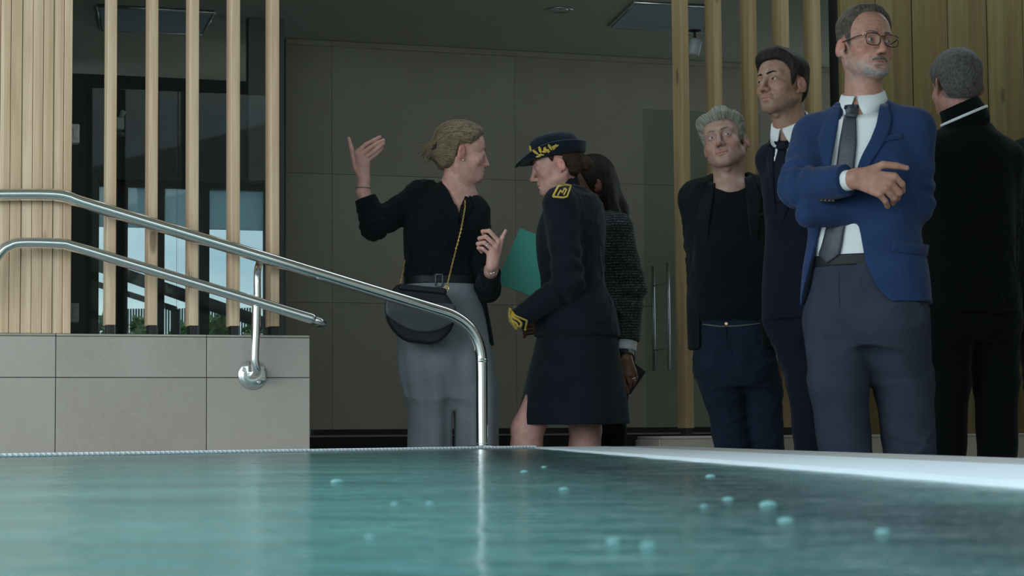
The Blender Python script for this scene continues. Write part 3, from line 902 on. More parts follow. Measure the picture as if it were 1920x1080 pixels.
    sp = [(tx(a, PF, -.05), tx(b, PF, -.05)) for a, b in ((200, 217.5), (278.5, 295.5), (355.5, 372.5), (433, 450), (507.5, 524))]
    screen('slat_screen', 'row of five pale upright timber slats standing on the tiled parapet', PF, sp, -.05, .09, ztop, zz(300, 610, PF, -.05), M_WOODL, 'timber slat screens')
    sp = [(tx(c, PR), tx(c, PR) + .036) for c in (1282, 1345, 1411.5, 1473, 1533)]
    screen('slat_screen', 'row of five honey coloured upright timber slats standing on the low wall behind the men', PR, sp, 0, .088, zlow, zz(1275, 803, PR), M_WOODS, 'timber slat screens')

    # glass partition in the dark room
    gp = empty('glass_partition', PF - NV * 1.0); tag(gp, 'tall clear glass partition behind the left slats with its top edge showing', 'partition')
    a, b = tx(160, PF, -1.0), tx(500, PF, -1.0); zt = zz(330, 172, PF, -1.0)
    boxo('pane', M_GLASS, gp, PF, a, (a + b) / 2 - .002, -1.005, -.995, .4, zt); boxo('pane', M_GLASS, gp, PF, (a + b) / 2 + .002, b, -1.005, -.995, .4, zt)
    boxo('rail', M_BLACK, gp, PF, a, b, -1.012, -.988, .37, .41)

    # glass door in front of the back wall, with a through-bolted bar handle
    go = .30
    dr = struct(empty('door_1', PB + NV * go))
    a, b = tx(1209, PB, go), tx(1430, PB, go); z0, z1 = zz(1250, 800, PB, go), zz(1230, 206, PB, go)
    boxo('pane', M_GLASS, dr, PB, a, b, go - .005, go + .005, z0, z1, .001)
    boxo('door_track', M_BLACK, dr, PB, tx(585, PB, go), tx(1330, PB, go), go - .03, go + .03, z0 - .028, z0 - .002)
    h = MB(); za, zc = zz(1250, 493, PB, go + .07), zz(1250, 693, PB, go + .07)
    fb = on(1253.5, 600, PB, go + .08); rb = on(1225.5, 600, PB, go - .10)
    for q in (fb, rb): h.cyl((q[0], q[1], za), (q[0], q[1], zc), .0085, None, 16)
    for y in (534, 655):
        z = zz(1250, y, PB, go); m = fb - NV * .18
        h.cyl((fb[0], fb[1], z), (rb[0], rb[1], z), .004, None, 10)
    o = h.build('handle', M_BRUSH, dr); o.matrix_parent_inverse = mw(dr).inverted()

    # ceiling fittings
    def ceil_pt(px, py): return PZ(px, py, 2.35)
    d = empty('downlight', ceil_pt(1050, 18)); tag(d, 'round recessed ceiling downlight, unlit, above the two women', 'downlight')
    c = ceil_pt(1050, 18)
    mb = MB(); mb.lathe([(.058, -.000), (.060, -.005), (.048, -.006), (.044, -.001)], Matrix.Translation(c), 32); o = mb.build('rim', M_BRUSH, d, True); o.matrix_parent_inverse = Matrix.Translation(c).inverted()
    mb = MB(); mb.lathe([(.043, -.0015), (.030, -.0050), (.012, -.0075), (.004, -.008)], Matrix.Translation(c), 32); o = mb.build('reflector', m_metal('lamp_reflector', (.75, .78, .8), .25), d, True); o.matrix_parent_inverse = Matrix.Translation(c).inverted()
    def panel(corners, label):
        q = [ceil_pt(*k) for k in corners]; c = np.mean(q, 0)
        root = empty('ceiling_panel', c); tag(root, label, 'panel', 'panels in the low ceiling')
        mb = MB(); mb.prism([(k - c)[:2] for k in q][::-1], -.012, -.001); mb.build('sheet', m_plain('panel_grey', (.34, .42, .45), .5) if 'panel_grey' not in bpy.data.materials else bpy.data.materials['panel_grey'], root)
        mb = MB(); q2 = [c + (k - c) * 1.04 for k in q]
        for i in range(4): mb.tube([q2[i] - c + (0, 0, -.006), q2[(i + 1) % 4] - c + (0, 0, -.006)], .007, 6)
        mb.build('edge', M_BRUSH, root)
    panel([(1192, 3), (1325, 10), (1318, 58), (1146, 47)], 'square pale grey panel in the low ceiling above the right slats')
    panel([(186, 9), (398, 21), (376, 60), (192, 52)], 'pale grey panel in the dark ceiling behind the left slats')

    # spotlight on the back wall, little boxes in the dark room
    p = on(1303, 89, PB, .75); sp_ = empty('ceiling_spotlight', p); tag(sp_, 'pale barrel shaped spotlight under the low ceiling between the first two right slats', 'spotlight')
    mb = MB(); mb.lathe([(.019, -.038), (.026, -.034), (.028, .028), (.024, .038), (.017, .039)], frame4((0, 0, 0), TV, -NV, UP) @ Matrix.Rotation(R_(12), 4, 'Y'), 28); mb.build('barrel', M_PLASTIC, sp_)
    mb = MB(); mb.cyl((0, 0, .04), (0, 0, 2.349 - p[2]), .006, None, 10); mb.lathe([(.03, 2.335 - p[2]), (.03, 2.349 - p[2])], Matrix.Identity(4), 20); mb.build('stem', M_BLACK, sp_)
    for (px, py, w, hh, lab, mt) in ((139.5, 252, .020, .066, 'upper of two small wall boxes at the edge of the timber cladding, pale grey', M_PLASTIC), (138.5, 587, .020, .066, 'lower of two small wall boxes at the edge of the timber cladding, mid grey', m_plain('mid_grey_plastic', (.2, .23, .24), .5))):
        c = on(px, py, PF, -.30); r = empty('wall_box', c); tag(r, lab, 'wall box', 'small wall boxes')
        mb = MB(); mb.box((w + .01, .05, hh), frame4((0, 0, 0), TV, -NV, UP), .003); mb.build('housing', mt, r)
        mb = MB(); mb.box((w * .7, .004, hh * .5), frame4(NV * .026, TV, -NV, UP), .001); mb.build('cover', mt, r)
    c = on(225, 232, PF, -1.3); r = empty('reflection_shape', c); tag(r, 'small pale shape in place of a reflection in the dark room just right of the first slat', 'pale_reflection')  # pale reflection built as a small solid shape
    mb = MB(); mb.box((.03, .03, .05), frame4((0, 0, 0), TV, -NV, UP), .004); mb.cyl((0, 0, .02), (.018, -.02, .045), .009, .011, 12); mb.build('housing', M_PLASTIC, r)
    mb = MB(); mb.lathe([(.005, 0), (.017, -.01), (.017, -.02), (.01, -.022)], Matrix.Translation((0, 0, -.028)), 16); mb.build('reflection_cup', m_plain('dim_grey', (.16, .19, .2), .5), r)

    # outside: ground, hedge bushes, picket fence, bars for the rail reflections
    mb = MB(); mb.box((30, 24, .1), Matrix.Translation((-6, 24.5, -.06))); struct(mb.build('ground', m_stone('grass_ground', (.06, .09, .03), (.10, .14, .05), 3, .9)))
    LEAF = m_stone('leaf_green', (.085, .15, .055), (.20, .29, .12), 3, .7)
    BARK = m_plain('bark', (.08, .06, .04), .9)
    rs = np.random.RandomState(3)
    def bush(px, ytop, Y, w, name, lab):
        top = P(px, ytop, Y); root = empty(name, (top[0], top[1], 0)); tag(root, lab, 'bush', 'bushes beyond the far window')
        V = []; F = []; hh = top[2]
        n = 2600
        for i in range(n):
            u = rs.normal(size=3); u /= np.linalg.norm(u); rr = rs.rand() ** .4
            c = np.array([u[0] * w * .5 * rr, u[1] * w * .4 * rr, hh * .55 + u[2] * hh * .45 * rr])
            c += .06 * np.sin(c[[1, 2, 0]] * 14)
            a = rs.normal(size=3); a /= np.linalg.norm(a); b = np.cross(a, rs.normal(size=3)); b /= np.linalg.norm(b); s = .018 + .02 * rs.rand()
            k = len(V); V += [c - a * s * 1.6, c + b * s, c + a * s * 1.6, c - b * s]; F.append((k, k + 1, k + 2, k + 3))
        put('foliage', from_arrays('foliage', np.array(V), F), LEAF, root)
        mb = MB(); 
        for i in range(4): mb.tube([(0, 0, 0), (rs.normal() * .08, rs.normal() * .08, hh * .4), (rs.normal() * w * .2, rs.normal() * w * .2, hh * .8)], [.02, .014, .006], 6)
        mb.build('stem', BARK, root)
    bush(195, 586, 17.5, .34, 'bush', 'green bush outside, leftmost one seen through the far window')
    bush(256, 592, 18.6, .30, 'bush', 'green bush outside, second from the left through the far window')
    bush(338, 601, 17.7, .32, 'bush', 'green bush outside, low one in the middle pane of the far window')
    bush(405, 586, 18.7, .32, 'bush', 'green bush outside, tallest one behind the fourth slat')
    bush(470, 600, 17.6, .30, 'bush', 'green bush outside, rightmost one beside the rail bracket')
    fr = empty('picket_fence', P(240, 600, 20.4) * np.array([1, 1, 0])); tag(fr, 'distant grey picket fence outside above the bushes', 'fence')
    a = P(236, 579, 20.4); b = P(470, 577, 20.4); o = np.array([a[0], a[1], 0])
    mb = MB()
    for i in range(47):
        x = (b[0] - a[0]) * i / 46
        mb.box((.017, .014, a[2]), Matrix.Translation((x, 0, a[2] / 2)))
    st = mb.build('picket', m_plain('fence_grey', (.05, .06, .065), .7), fr); st['kind'] = 'stuff'
    mb = MB(); mb.box((b[0] - a[0], .02, .03), Matrix.Translation(((b[0] - a[0]) / 2, .016, a[2] - .32))); mb.build('fence_rail', m_plain('fence_rail_grey', (.16, .18, .19), .7), fr)
    mb = MB(); y0, y1 = 10.4, 10.4
    for i, (pa, pb, th, lab) in enumerate((((100, 468), (520, 615), .075, 'thick dark sloping bar in place of the upper handrail reflected in the far window'), ((100, 507), (330, 580), .036, 'thin dark sloping bar in place of the lower handrail reflected in the far window'))):
        A = P(*pa, 12.2 + .25 * i); B = P(*pb, 12.2 + .25 * i)
        d = unit(B - A); nn = unit(np.cross(d, (0, 1, 0)))
        # bar built for a handrail reflection, carried by a post at each end
        root = empty('rail_reflection', (A[0], A[1], 0)); tag(root, lab, 'reflection_bar', 'rail reflections built outside the far window')
        m2 = MB(); m2.box((np.linalg.norm(B - A), .06, th), frame4((A + B) / 2 - root.location, d, np.cross(-d, nn), -nn), .004); m2.build('reflection_bar', M_BLACK, root)
        m2 = MB()
        for q in (A, B): m2.box((.05, .05, q[2]), Matrix.Translation((q[0] - A[0], q[1] - A[1], q[2] / 2)))
        m2.build('post', M_BLACK, root)

    # ---- raised pool: water, far white edge with ribs, right white edge, stone rim
    zw = .4525
    cor = np.array([.0775, 7.46]); sl = np.array([1, 1.25]); rd = np.array([-.061, 1.0])
    left = cor - sl * 3.0; near = cor - rd * 9.8
    def off_r(w): # point of the right edge line moved outwards by w
        return np.array([w, 0])
    # water body as a solid: its top carries gentle ripples
    nx, ny = 150, 260
    V = []; ys = np.r_[np.linspace(-2.2, .5, 12),   .5 + (5.9 - .5) * np.linspace(0, 1, ny - 12)[1:] ** 1.3]
    ny = len(ys)
    G = np.zeros((ny, nx, 3))
    u = np.linspace(0, 1, nx)
    for j in range(ny):
        s = (ys[j] + 2.2) / 8.1
        a = np.array([left[0], -2.3 + (left[1] + 2.3) * s]); b = near + (cor - near) * s
        G[j, :, 0] = a[0] + (b[0] - a[0]) * u; G[j, :, 1] = a[1] + (b[1] - a[1]) * u
    p = G.reshape(-1, 3).astype(F32); 
    amp = .0014
    G[..., 2] = zw + amp * (wob(p * np.array([1.0, 1.7, 1], F32), 9, 11, 6) * .7 + wob(p * np.array([1., 1.5, 1], F32), 24, 12, 6) * .35).reshape(ny, nx)
    N = ny * nx; V = np.concatenate([G.reshape(-1, 3), np.array([[left[0], -2.3, .1], [near[0], near[1], .1], [cor[0], cor[1], .1], [left[0], left[1], .1]])])
    F = [(j * nx + i, j * nx + i + 1, (j + 1) * nx + i + 1, (j + 1) * nx + i) for j in range(ny - 1) for i in range(nx - 1)]
    me = from_arrays('pool_water', V, np.array(F))
    m = Mat('pool_water'); v = m.coord((1, 1.6, 1)); n1 = m.noise(v, 2.2, 4, .55, .5); n2 = m.noise(m.coord((1.0, 1.9, 1)), 14, 3, .5, .3)
    # shadow beside an unbuilt underwater bench painted into the colour along the right edge
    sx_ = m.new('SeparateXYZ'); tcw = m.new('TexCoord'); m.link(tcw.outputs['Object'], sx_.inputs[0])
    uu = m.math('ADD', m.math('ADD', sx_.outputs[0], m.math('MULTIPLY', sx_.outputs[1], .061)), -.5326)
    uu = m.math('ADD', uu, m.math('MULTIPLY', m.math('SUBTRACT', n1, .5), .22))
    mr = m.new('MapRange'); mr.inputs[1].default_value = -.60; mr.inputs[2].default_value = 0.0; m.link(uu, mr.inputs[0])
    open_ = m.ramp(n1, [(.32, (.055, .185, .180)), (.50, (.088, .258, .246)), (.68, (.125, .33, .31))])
    m.color(m.mix(1.0, open_, m.ramp(mr.outputs[0], [(.12, (1, 1, 1)), (.42, (.55, .52, .55)), (.56, (.30, .27, .30)), (.68, (.34, .30, .33)), (.82, (.62, .55, .55)), (1.0, (.72, .62, .62))]), 'MULTIPLY'))  # paler open water, dark painted shadow band, greyer towards the edge
    m.set(Roughness=.14, IOR=1.333); m.b.inputs['Specular IOR Level'].default_value = .32
    m.bump(n2, .6, .02)
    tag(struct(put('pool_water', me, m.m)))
    # pool shell below the rim
    rimz = .457
    outer = [left + np.array([0, -.0])]
    wr_ = .22; ws = .26
    mb = MB()
    A = cor; B = near
    mb.prism([B + off_r(ws), B + off_r(ws + wr_), A + off_r(ws + wr_) + np.array([0, .12]), A + off_r(ws) + np.array([0, .10])], 0, rimz); 
    struct(mb.build('wall_pool_right', M_RIM))
    mb = MB(); bk = .16
    mb.prism([left + np.array([0, .022]), A + np.array([0, .022]), A + off_r(ws) + np.array([0, .05]), A + off_r(ws) + np.array([0, .022 + bk]), A + np.array([-.16, .022 + bk - .06]), (PF + TV * tx(581, PF))[:2], (PF + TV * tx(-330, PF))[:2] + np.array([-.8, 0])], 0, rimz - .001)
    struct(mb.build('wall_pool_back', M_RIM))
    # right white edge, a low flat strip
    mb = MB(); mb.prism([B, B + off_r(ws), A + off_r(ws), A], .36, rimz + .0015); struct(mb.build('trim_2', M_WHITE))
    # far white edge with its ribs
    mb = MB(); mb.prism([left, A, A + np.array([.0, .02]), left + np.array([0, .02])], .36, rimz - .002); tr3 = struct(mb.build('trim_3', M_WHITE))
    mb = MB(); L = np.linalg.norm(A - left); nr = int(L / .019)
    for i in range(nr):
        c = left + (A - left) * (i + .5) / nr
        mb.box((.011, .024, .0095), frame4((c[0], c[1] + .009, rimz + .0012), unit(np.r_[A - left, 0]), unit(np.cross(UP, np.r_[A - left, 0])), UP), .002, 1)
    r = mb.build('rib', M_WHITE, tr3); r['kind'] = 'stuff'

    # bubbles drifting on the water
    bub = m_plain('bubble_film', (.12, .29, .28), .15); 
    first = None
    for i, (px, py, r) in enumerate(((632, 905, .0095), (983, 886, .007), (1057, 919, .006), (1332, 895, .0075), (1365, 938, .0055), (1440, 949, .0080), (1473, 979, .0060), (1150, 1018, .0045), (1216, 1026, .0048), (1655, 1000, .0050), (1320, 950, .0035), (693, 1008, .003), (740, 946, .004), (806, 945, .004), (1020, 877, .006))):
        c = PZ(px, py, zw)
        if first is None:
            mb = MB(); vs = mb.sphere(Matrix.Scale(1, 4), 14, 8)
            bmesh.ops.bisect_plane(mb.bm, geom=mb.bm.verts[:] + mb.bm.edges[:] + mb.bm.faces[:], plane_co=(0, 0, -.25), plane_no=(0, 0, -1), clear_outer=True)
            o = first = mb.build('bubble', bub)
        else: o = first.copy(); COL.objects.link(o)
        o.location = (c[0], c[1], zw + r * .08); o.scale = (r * .75, r * .75, r * .36)
        tag(o, 'small pale air bubble floating on the teal pool water', 'bubble', 'bubbles on the pool water')

    # ---- handrails
    def rail_pt(px, py, off): return on(px, py, PF, off)
    up = [(-160, 366), (-80, 366), (20, 364.5), (95, 365), (128, 370), (165, 383)]
    k = (588 - 383) / (842 - 165)
    up += [(165 + d, 383 + d * k) for d in (200, 400, 600)]
    up += [(820, 581), (850, 592), (875, 609), (892, 632), (901, 660), (903, 690), (903.5, 760), (904, 837)]
    hr = empty('handrail', P(904, 838, 7.2)); tag(hr, 'long polished steel handrail sloping down to a post on the pool edge', 'handrail', 'steel handrails')
    def offu(px): return -.055 - .0 * px + (.10 if px > 700 else 0) * min(1, max(0, (px - 600) / 300))
    W = []
    for q in up:
        o_ =  .030 - .11 * sstep(np.array([q[0]]), 560, 904)[0]
        W.append(on(q[0], q[1], PF, o_))
    hz = Matrix.Translation(hr.location).inverted()
    def child(o): o.matrix_parent_inverse = hz; return o
    mb = MB(); mb.tube(catmull(W, 8), .021, 20); child(mb.build('tube', M_STEEL, hr))
    e = W[-1]
    mb = MB(); mb.lathe([(.052, 0), (.054, .004), (.046, .008), (.021, .010)], Matrix.Translation((e[0], e[1], rimz + .001)), 32); child(mb.build('base_flange', M_STEEL, hr))
    mb = MB(); s0 = on(903, 676, PF, -.08); mb.cyl(s0 + (0, 0, -.006), s0 + (0, 0, .006), .0215, None, 20); child(mb.build('sleeve', M_STEEL, hr))
    p0_ = on(489, 487, PF, .030); q0 = p0_ - NV * .058; mb = MB(); mb.tube(catmull([(q0[0], q0[1], ztop), q0 - UP * .10, q0 - UP * .045, p0_ - NV * .035 - UP * .016, p0_], 6), .0125, 16); mb.lathe([(.022, 0), (.024, .003), (.018, .006)], Matrix.Translation((q0[0], q0[1], ztop)), 20); child(mb.build('post', M_STEEL, hr))
    lo = [(-60, 560), (-30, 515), (0, 474), (18, 461), (42, 455.5), (112, 457), (140, 463)]
    k = (604 - 463) / (606 - 140)
    lo += [(140 + d, 463 + d * k) for d in (120, 240, 360)] + [(590, 599)]
    lr = empty('handrail', on(473, 703, PF, 0)); tag(lr, 'short lower steel handrail fixed by a bracket to the tiled parapet', 'handrail', 'steel handrails')
    hz2 = Matrix.Translation(lr.location).inverted()
    def child2(o): o.matrix_parent_inverse = hz2; return o
    W = [on(a, b, PF, .075) for a, b in lo]
    mb = MB(); mb.tube(catmull(W, 8), .018, 18); child2(mb.build('tube', M_STEEL, lr))
    # turned-back end of the lower rail
    E_ = [on(588, 598.5, PF, .075), on(600, 603, PF, .078), on(606, 606, PF, .058), on(604, 607, PF, .028), on(596, 606.5, PF, -.02)]
    mb = MB(); mb.tube(catmull(E_, 8), .0125, 14); child2(mb.build('end_return', M_STEEL, lr))
    # bracket: wall flange, elbow, upright
    fc = on(473, 703, PF, 0)
    mb = MB(); mb.lathe([(.049, 0.0), (.0505, .003), (.046, .007), (.018, .008)], frame4(fc, TV, UP, NV), 36); fl = child2(mb.build('wall_flange', M_STEEL, lr))
    for (dx, dz) in ((-.030, .018), (.022, -.024)):
        c = fc + TV * dx + UP * dz + NV * .007
        mb = MB(); mb.lathe([(.0075, 0), (.0075, .0015), (.005, .0032)], frame4(c, TV, UP, NV), 14)
        s = mb.build('screw', M_BRUSH, fl)
    top = on(481, 572, PF, .075)
    B_ = [fc + NV * .002 + UP * .0, fc + NV * .045, fc + NV * .068 + UP * .012 + TV * .002, on(478, 672, PF, .075), on(480, 620, PF, .075), top]
    mb = MB(); mb.tube(catmull(B_, 8), .0145, 18); child2(mb.build('bracket', M_STEEL, lr))
setting()
# ---------------------------------------------------------------- materials of the people
M_SKIN = m_skin('skin')
SK_F = (.61, .355, .305); SK_M = (.45, .245, .185); SK_D = (.21, .108, .070)
M_NAIL = m_plain('nail', (.50, .32, .27), .3)
EYES_BLUE = [m_plain('eye_white', (.46, .44, .42), .15), m_plain('iris_blue', (.10, .16, .22), .12), m_plain('pupil', (.004, .004, .004), .08)]
EYES_BROWN = [EYES_BLUE[0], m_plain('iris_brown', (.06, .035, .02), .12), EYES_BLUE[2]]
M_GOLD = m_metal('gold', (.85, .60, .20), .28)
M_BRAID = m_cloth('gold_braid', (.62, .44, .08), .3, 500, .2, .5)
M_SILVER = m_metal('silver', (.80, .80, .78), .2)
M_LEATH = Mat('black_leather').set(Base_Color=(.012, .014, .016), Roughness=.5, Specular_IOR_Level=.22).m
M_SHIRT = m_cloth('white_shirt', (.72, .78, .80), .06, 1200, .1, .8, .08)
M_SHOE = m_plain('shoe_leather', (.012, .011, .010), .3)
M_BUTTON = m_plain('dark_button', (.05, .04, .035), .35)

def person(name, X, Y, label, group='people by the pool'):
    r = empty(name, (X, Y, 0)); tag(r, label, 'person', group); return r
def keep(o, root):
    """parent a mesh built in world space without moving it"""
    for c in (o if isinstance(o, (list, tuple)) else [o]):
        c.parent = root
    return o
def rebase(root):
    """meshes of a person are modelled in place: the root's own place is taken off again"""
    inv = Matrix.Translation(root.location).inverted()
    for c in root.children: c.matrix_parent_inverse = inv
def sleeve(S, E, W, r=(.072, .058, .055, .041), k=.03, rip=(.0035, 5.0, .9, .3), cut=True):
    q = [Cone(S, E, r[0], r[1], k, rip=rip), Cone(E, W, r[2], r[3], .02, rip=(rip[0], rip[1], .08, .28))]
    return q
def suit_rows(zs, zw, zh, rs=.185, rc=.19, rw=.165, rh=.195, yc=.125, yw=.12, yh=.135, cyt=-.01, belly=.0):
    """rows of a jacket body from the shoulder line zs over the waist zw to the hem zh"""
    d = zs - zw
    return [(zs + .03, 0, cyt - .02, rs * .38, yc * .60), (zs, 0, cyt - .012, rs * .74, yc * .76), (zs - .05, 0, cyt - .004, rs * .98, yc * .92), (zs - .13, 0, .004, rc, yc),
            (zw + d * .35, 0, .008 + belly, (rc + rw) / 2, (yc + yw) / 2 + belly), (zw, 0, .004 + belly, rw, yw + belly), ((zw + zh) / 2, 0, .0, (rw + rh) / 2 + .006, (yw + yh) / 2), (zh, 0, -.002, rh, yh)]
def trousers(name, fr, zc, zw, hipx, knees, ankles, mat, root, rw=.150, yw=.11, rth=.088, rk=.066, ra=.058, rh=.165, yh=.118, seed=4, amp=.004, h=.0065, cy=0, crease=0):
    """trousers: waist to hip body, two legs to the ankles, soft folds"""
    pel = Loft(fr, [(zw, 0, cy, rw, yw), (zw - .08, 0, cy, (rw + rh) / 2, (yw + yh) / 2), (zc + .07, 0, cy - .004, rh, yh), (zc - .01, 0, cy - .004, rh * .96, yh * .95), (zc - .05, 0, cy, rh * .80, yh * .8)], 2.4, .03)
    q = [pel]
    for sx, kn, an in ((1, knees[0], ankles[0]), (-1, knees[1], ankles[1])):
        hp = fr.w((sx * hipx, cy, zc + .03)); kn = np.asarray(kn); an = np.asarray(an)
        q += [Cone(hp, kn, rth, rk, .035, rip=(.0025, 3.5, .95, .22)), Cone(kn, an, rk, ra, .03, rip=(.004, 4.2, .85, .5))]
    fo = folds(seed, amp * 1.3, 15)
    def disp(p): return fo(p * np.array([1, 1, 1.25], F32))
    return sdf_obj(name, q, h, mat, root, disp=disp), q, disp
def folds(seed, amp=.005, f=16):
    """cloth creases: narrow soft ridges that wander, in two sizes"""
    def disp(p):
        w = p + (.02 * np.stack([wob(p, 14, seed + 1), wob(p, 14, seed + 2), wob(p, 14, seed + 3)], 1)).astype(F32)
        a = wob(w * np.array([1, 1, .75], F32), f * 2.6, seed, 4); b = wob(w * np.array([1, 1, .8], F32), f * 5.5, seed + 5, 4)
        area = sstep(wob(p, 7, seed + 8, 3), -.35, .5)
        return (amp * (.35 - np.exp(-(a / .16) ** 2)) * area * .8 + amp * .35 * (.3 - np.exp(-(b / .2) ** 2)) * area + amp * .3 * wob(p, 9, seed + 6)).astype(F32)
    return disp
def body(root, prims, H, col, lip=None, h=.003, **kw):
    return sdf_obj('body', prims, h, M_SKIN, root, attr=[('tint', 'FLOAT_COLOR', paint_skin(H, col, **({'lip': lip} if lip else {}), **kw))])
def neck(H, base, r0=.052, r1=.060, front=True):
    top = H.w((0, -.022, -.045))
    q = [Cone(top, base, r0 * H.m, r1, .025), Cone(H.w((0, .012, -.075)), np.asarray(base) + (base - top) * .1 + H.R[:, 1] * .02, .034 * H.m, .045, .03)]
    for sx in (1, -1): q.append(Cone(H.w((sx * .058, -.035, -.035)), np.asarray(base) + H.R[:, 1] * .045 + H.R[:, 0] * sx * .014 - np.array([0, 0, .005]), .010, .011, .020))
    q.append(Ell(H.w((0, .034, -.115)), (.010, .010, .014), H.R, .014))
    return q
def shirt_collar(c, n_, front, r, mat, root, hb=.048, ht=.034, drop=.036, name='collar', gap=9):
    """stand of a shirt collar with the leaf folded over it, its points at the front"""
    n_ = unit(n_); f = unit(front - n_ * np.dot(front, n_)); sd = np.cross(n_, f); V = []; F = []
    n = 56; p0 = R_(gap); pp = R_(gap + 17)
    for k in range(n):
        t = p0 + (2 * math.pi - 2 * p0) * k / (n - 1); e = f * math.cos(t) + sd * math.sin(t)
        g = (1 + math.cos(t)) / 2; ta = min(t, 2 * math.pi - t)
        top = hb * (1 - g) + ht * g
        low = -.004 * (1 - g ** 4) - drop * g ** 4
        w = min(1, (ta - p0) / (pp - p0)); low = top - .010 + (low - top + .010) * w ** .8
        fl = .010 + .014 * g ** 3 * w
        for (rr, hh) in ((r - .003, -.012), (r - .004, top - .003), (r - .001, top), (r + .003, top - .002), (r + .004 + fl * .55, (top + low) / 2), (r + .004 + fl, low), (r + .001 + fl, low - .001), (r + .001, top - .006)):
            V.append(c + e * rr + n_ * hh)
    m = 8
    for k in range(n - 1):
        for j in range(m - 1):
            F.append((k * m + j, k * m + j + 1, (k + 1) * m + j + 1, (k + 1) * m + j))
    for e in (0, (n - 1) * m): F.append(tuple(e + j for j in range(m)) if e else tuple(e + j for j in range(m - 1, -1, -1)))
    return put(name, from_arrays(name, np.array(V), F), mat, root)

# ================================================================ man in the blue suit, arms crossed
def blue_man():
    Y0 = 6.533; s = FPX / Y0
    root = person('person', *P(1622, 800, Y0)[:2], 'man with glasses and grey beard in a blue suit and grey tie, arms crossed')
    fr = Frame(P(1624, 600, Y0)[0], Y0, -22)
    H = Head(P(1622, 86, Y0 - .01), 21, 3, 2, (1.0, 1.0, 1.02))
    Z = lambda y, px=1622: float(P(px, y, Y0)[2])
    hf = face(H, jaw=1.06, nose=1.1, brow=1.1, cheek=1.0, lips=.75, full=1.02)
    hf = creases(H, hf, 1.2, 1.5)
    nb = P(1619, 205, Y0 + .02)
    zs = Z(222)
    # arms
    SR = fr.w((.160, -.01, zs - .045)); SL = fr.w((-.162, -.01, zs - .045))
    ER = P(1498, 352, Y0 - .07); WR = P(1592, 338, Y0 - .235)
    EL = P(1714, 384, Y0 - .03); WL = P(1516, 402, Y0 - .125)
    JY = Y0 - .265
    mcp = [P(1677, 331, JY), P(1669, 343, JY - .004), P(1660, 354, JY - .004), P(1648, 363, JY)]
    ch = [[mcp[0], P(1691, 345, JY + .012), P(1692, 358, JY + .040)], [mcp[1], P(1686, 361, JY + .012), P(1682, 372, JY + .042)],
          [mcp[2], P(1676, 371, JY + .012), P(1674, 380, JY + .040)], [mcp[3], P(1660, 377, JY + .012), P(1664, 387, JY + .036)]]
    th = [P(1634, 319, JY + .018), P(1656, 309, JY + .012), P(1680, 311, JY + .012), P(1700, 315, JY + .018)]
    hw = P(1602, 333, JY + .02)
    hand = hand_px(hw, ch, th, 1.2)
    hw2 = P(1534, 398, Y0 - .07)
    m2 = [P(1530, 380 + 6 * i, Y0 - .02) for i in range(4)]
    c2 = [[m2[i], P(1534, 376 + 6 * i, Y0 + .02), P(1542, 376 + 6 * i, Y0 + .05)] for i in range(4)]
    t2 = [P(1538, 384, Y0 - .04), P(1540, 374, Y0 - .02), P(1542, 366, Y0 + .0)]
    pr = hf + neck(H, nb, .053, .062) + [trunk_core(fr, zs - .02, zs - .42, .07), Cone(fr.w((.15, 0, zs - .04)), fr.w((-.15, 0, zs - .04)), .035, .035, .03)]
    pr += [Cone(SR, ER, .036, .032, .02), Cone(ER, WR, .032, .027, .02), Cone(WR, hw, .027, .025, .02)] + hand
    pr += [Cone(SL, EL, .036, .032, .02), Cone(EL, hw2, .032, .026, .02)] + hand_px(hw2, c2, t2, 1.0)
    f = short_field(zf=.099, tmax=.010, recede=.016, temple=.03, top=1.6, side=.5)
    body(root, pr, H, SK_M, beard=(.33, .28, .25), beard_amt=.65, hairf=f, hairc=(.14, .115, .10))
    fnails(ch, root, M_NAIL, np.array([.5, -.8, .2])); fnails([th], root, M_NAIL, np.array([.1, -.4, .9]))
    eyes(H, unit(H.R[:, 1] * .8 + np.array([.55, -.1, .02])), root, EYES_BLUE)
    MH = m_hair('hair_grey_brown', (.032, .026, .020), (.145, .122, .10))
    brows(H, hf, root, m_hair('brow_grey', (.07, .06, .05), (.16, .14, .12)), .8)
    def hfld(q): return f(q) + .012 * np.exp(-((q[:, 2] - .112) / .02) ** 2 - ((q[:, 1] - .02) / .05) ** 2) * (.4 + .7 * wob(q, 110, 3))
    hair(H, hfld, lambda q: q * np.array([130, 60, 90]), root, MH, amp=.0022)
    # beard and moustache carry a little relief of their own
    g = m_hair('beard_grey', (.20, .185, .17), (.42, .40, .38))
    q = [H.E((0, .076, -.104), (.027, .020, .0135), .012), H.E((.026, .064, -.097), (.018, .020, .012), .012), H.E((-.026, .064, -.097), (.018, .020, .012), .012)] + [H.C((sx * .030, .060, -.094), (sx * .056, .012, -.066), .011, .0055, .01) for sx in (1, -1)]
    sdf_obj('beard', q, .0022, g, root, disp=lambda p: .0016 * wob(p, 500, 5), attr=[('strand', 'FLOAT_VECTOR', lambda v: H.loc(v) * np.array([220, 220, 90]))])
    q = [H.C((sx * .003, .0985, -.0598), (sx * .024, .0885, -.0665), .0048, .0036, .004) for sx in (1, -1)]
    sdf_obj('moustache', q, .0018, m_hair('moustache_dark', (.06, .055, .05), (.22, .21, .2)), root, disp=lambda p: .0008 * wob(p, 800, 5), attr=[('strand', 'FLOAT_VECTOR', lambda v: H.loc(v) * np.array([260, 200, 80]))])
    # glasses
    MF = m_plain('tortoise_frame', (.045, .018, .010), .18)
    g = empty('glasses', (0, 0, 0), root)
    mb = MB()
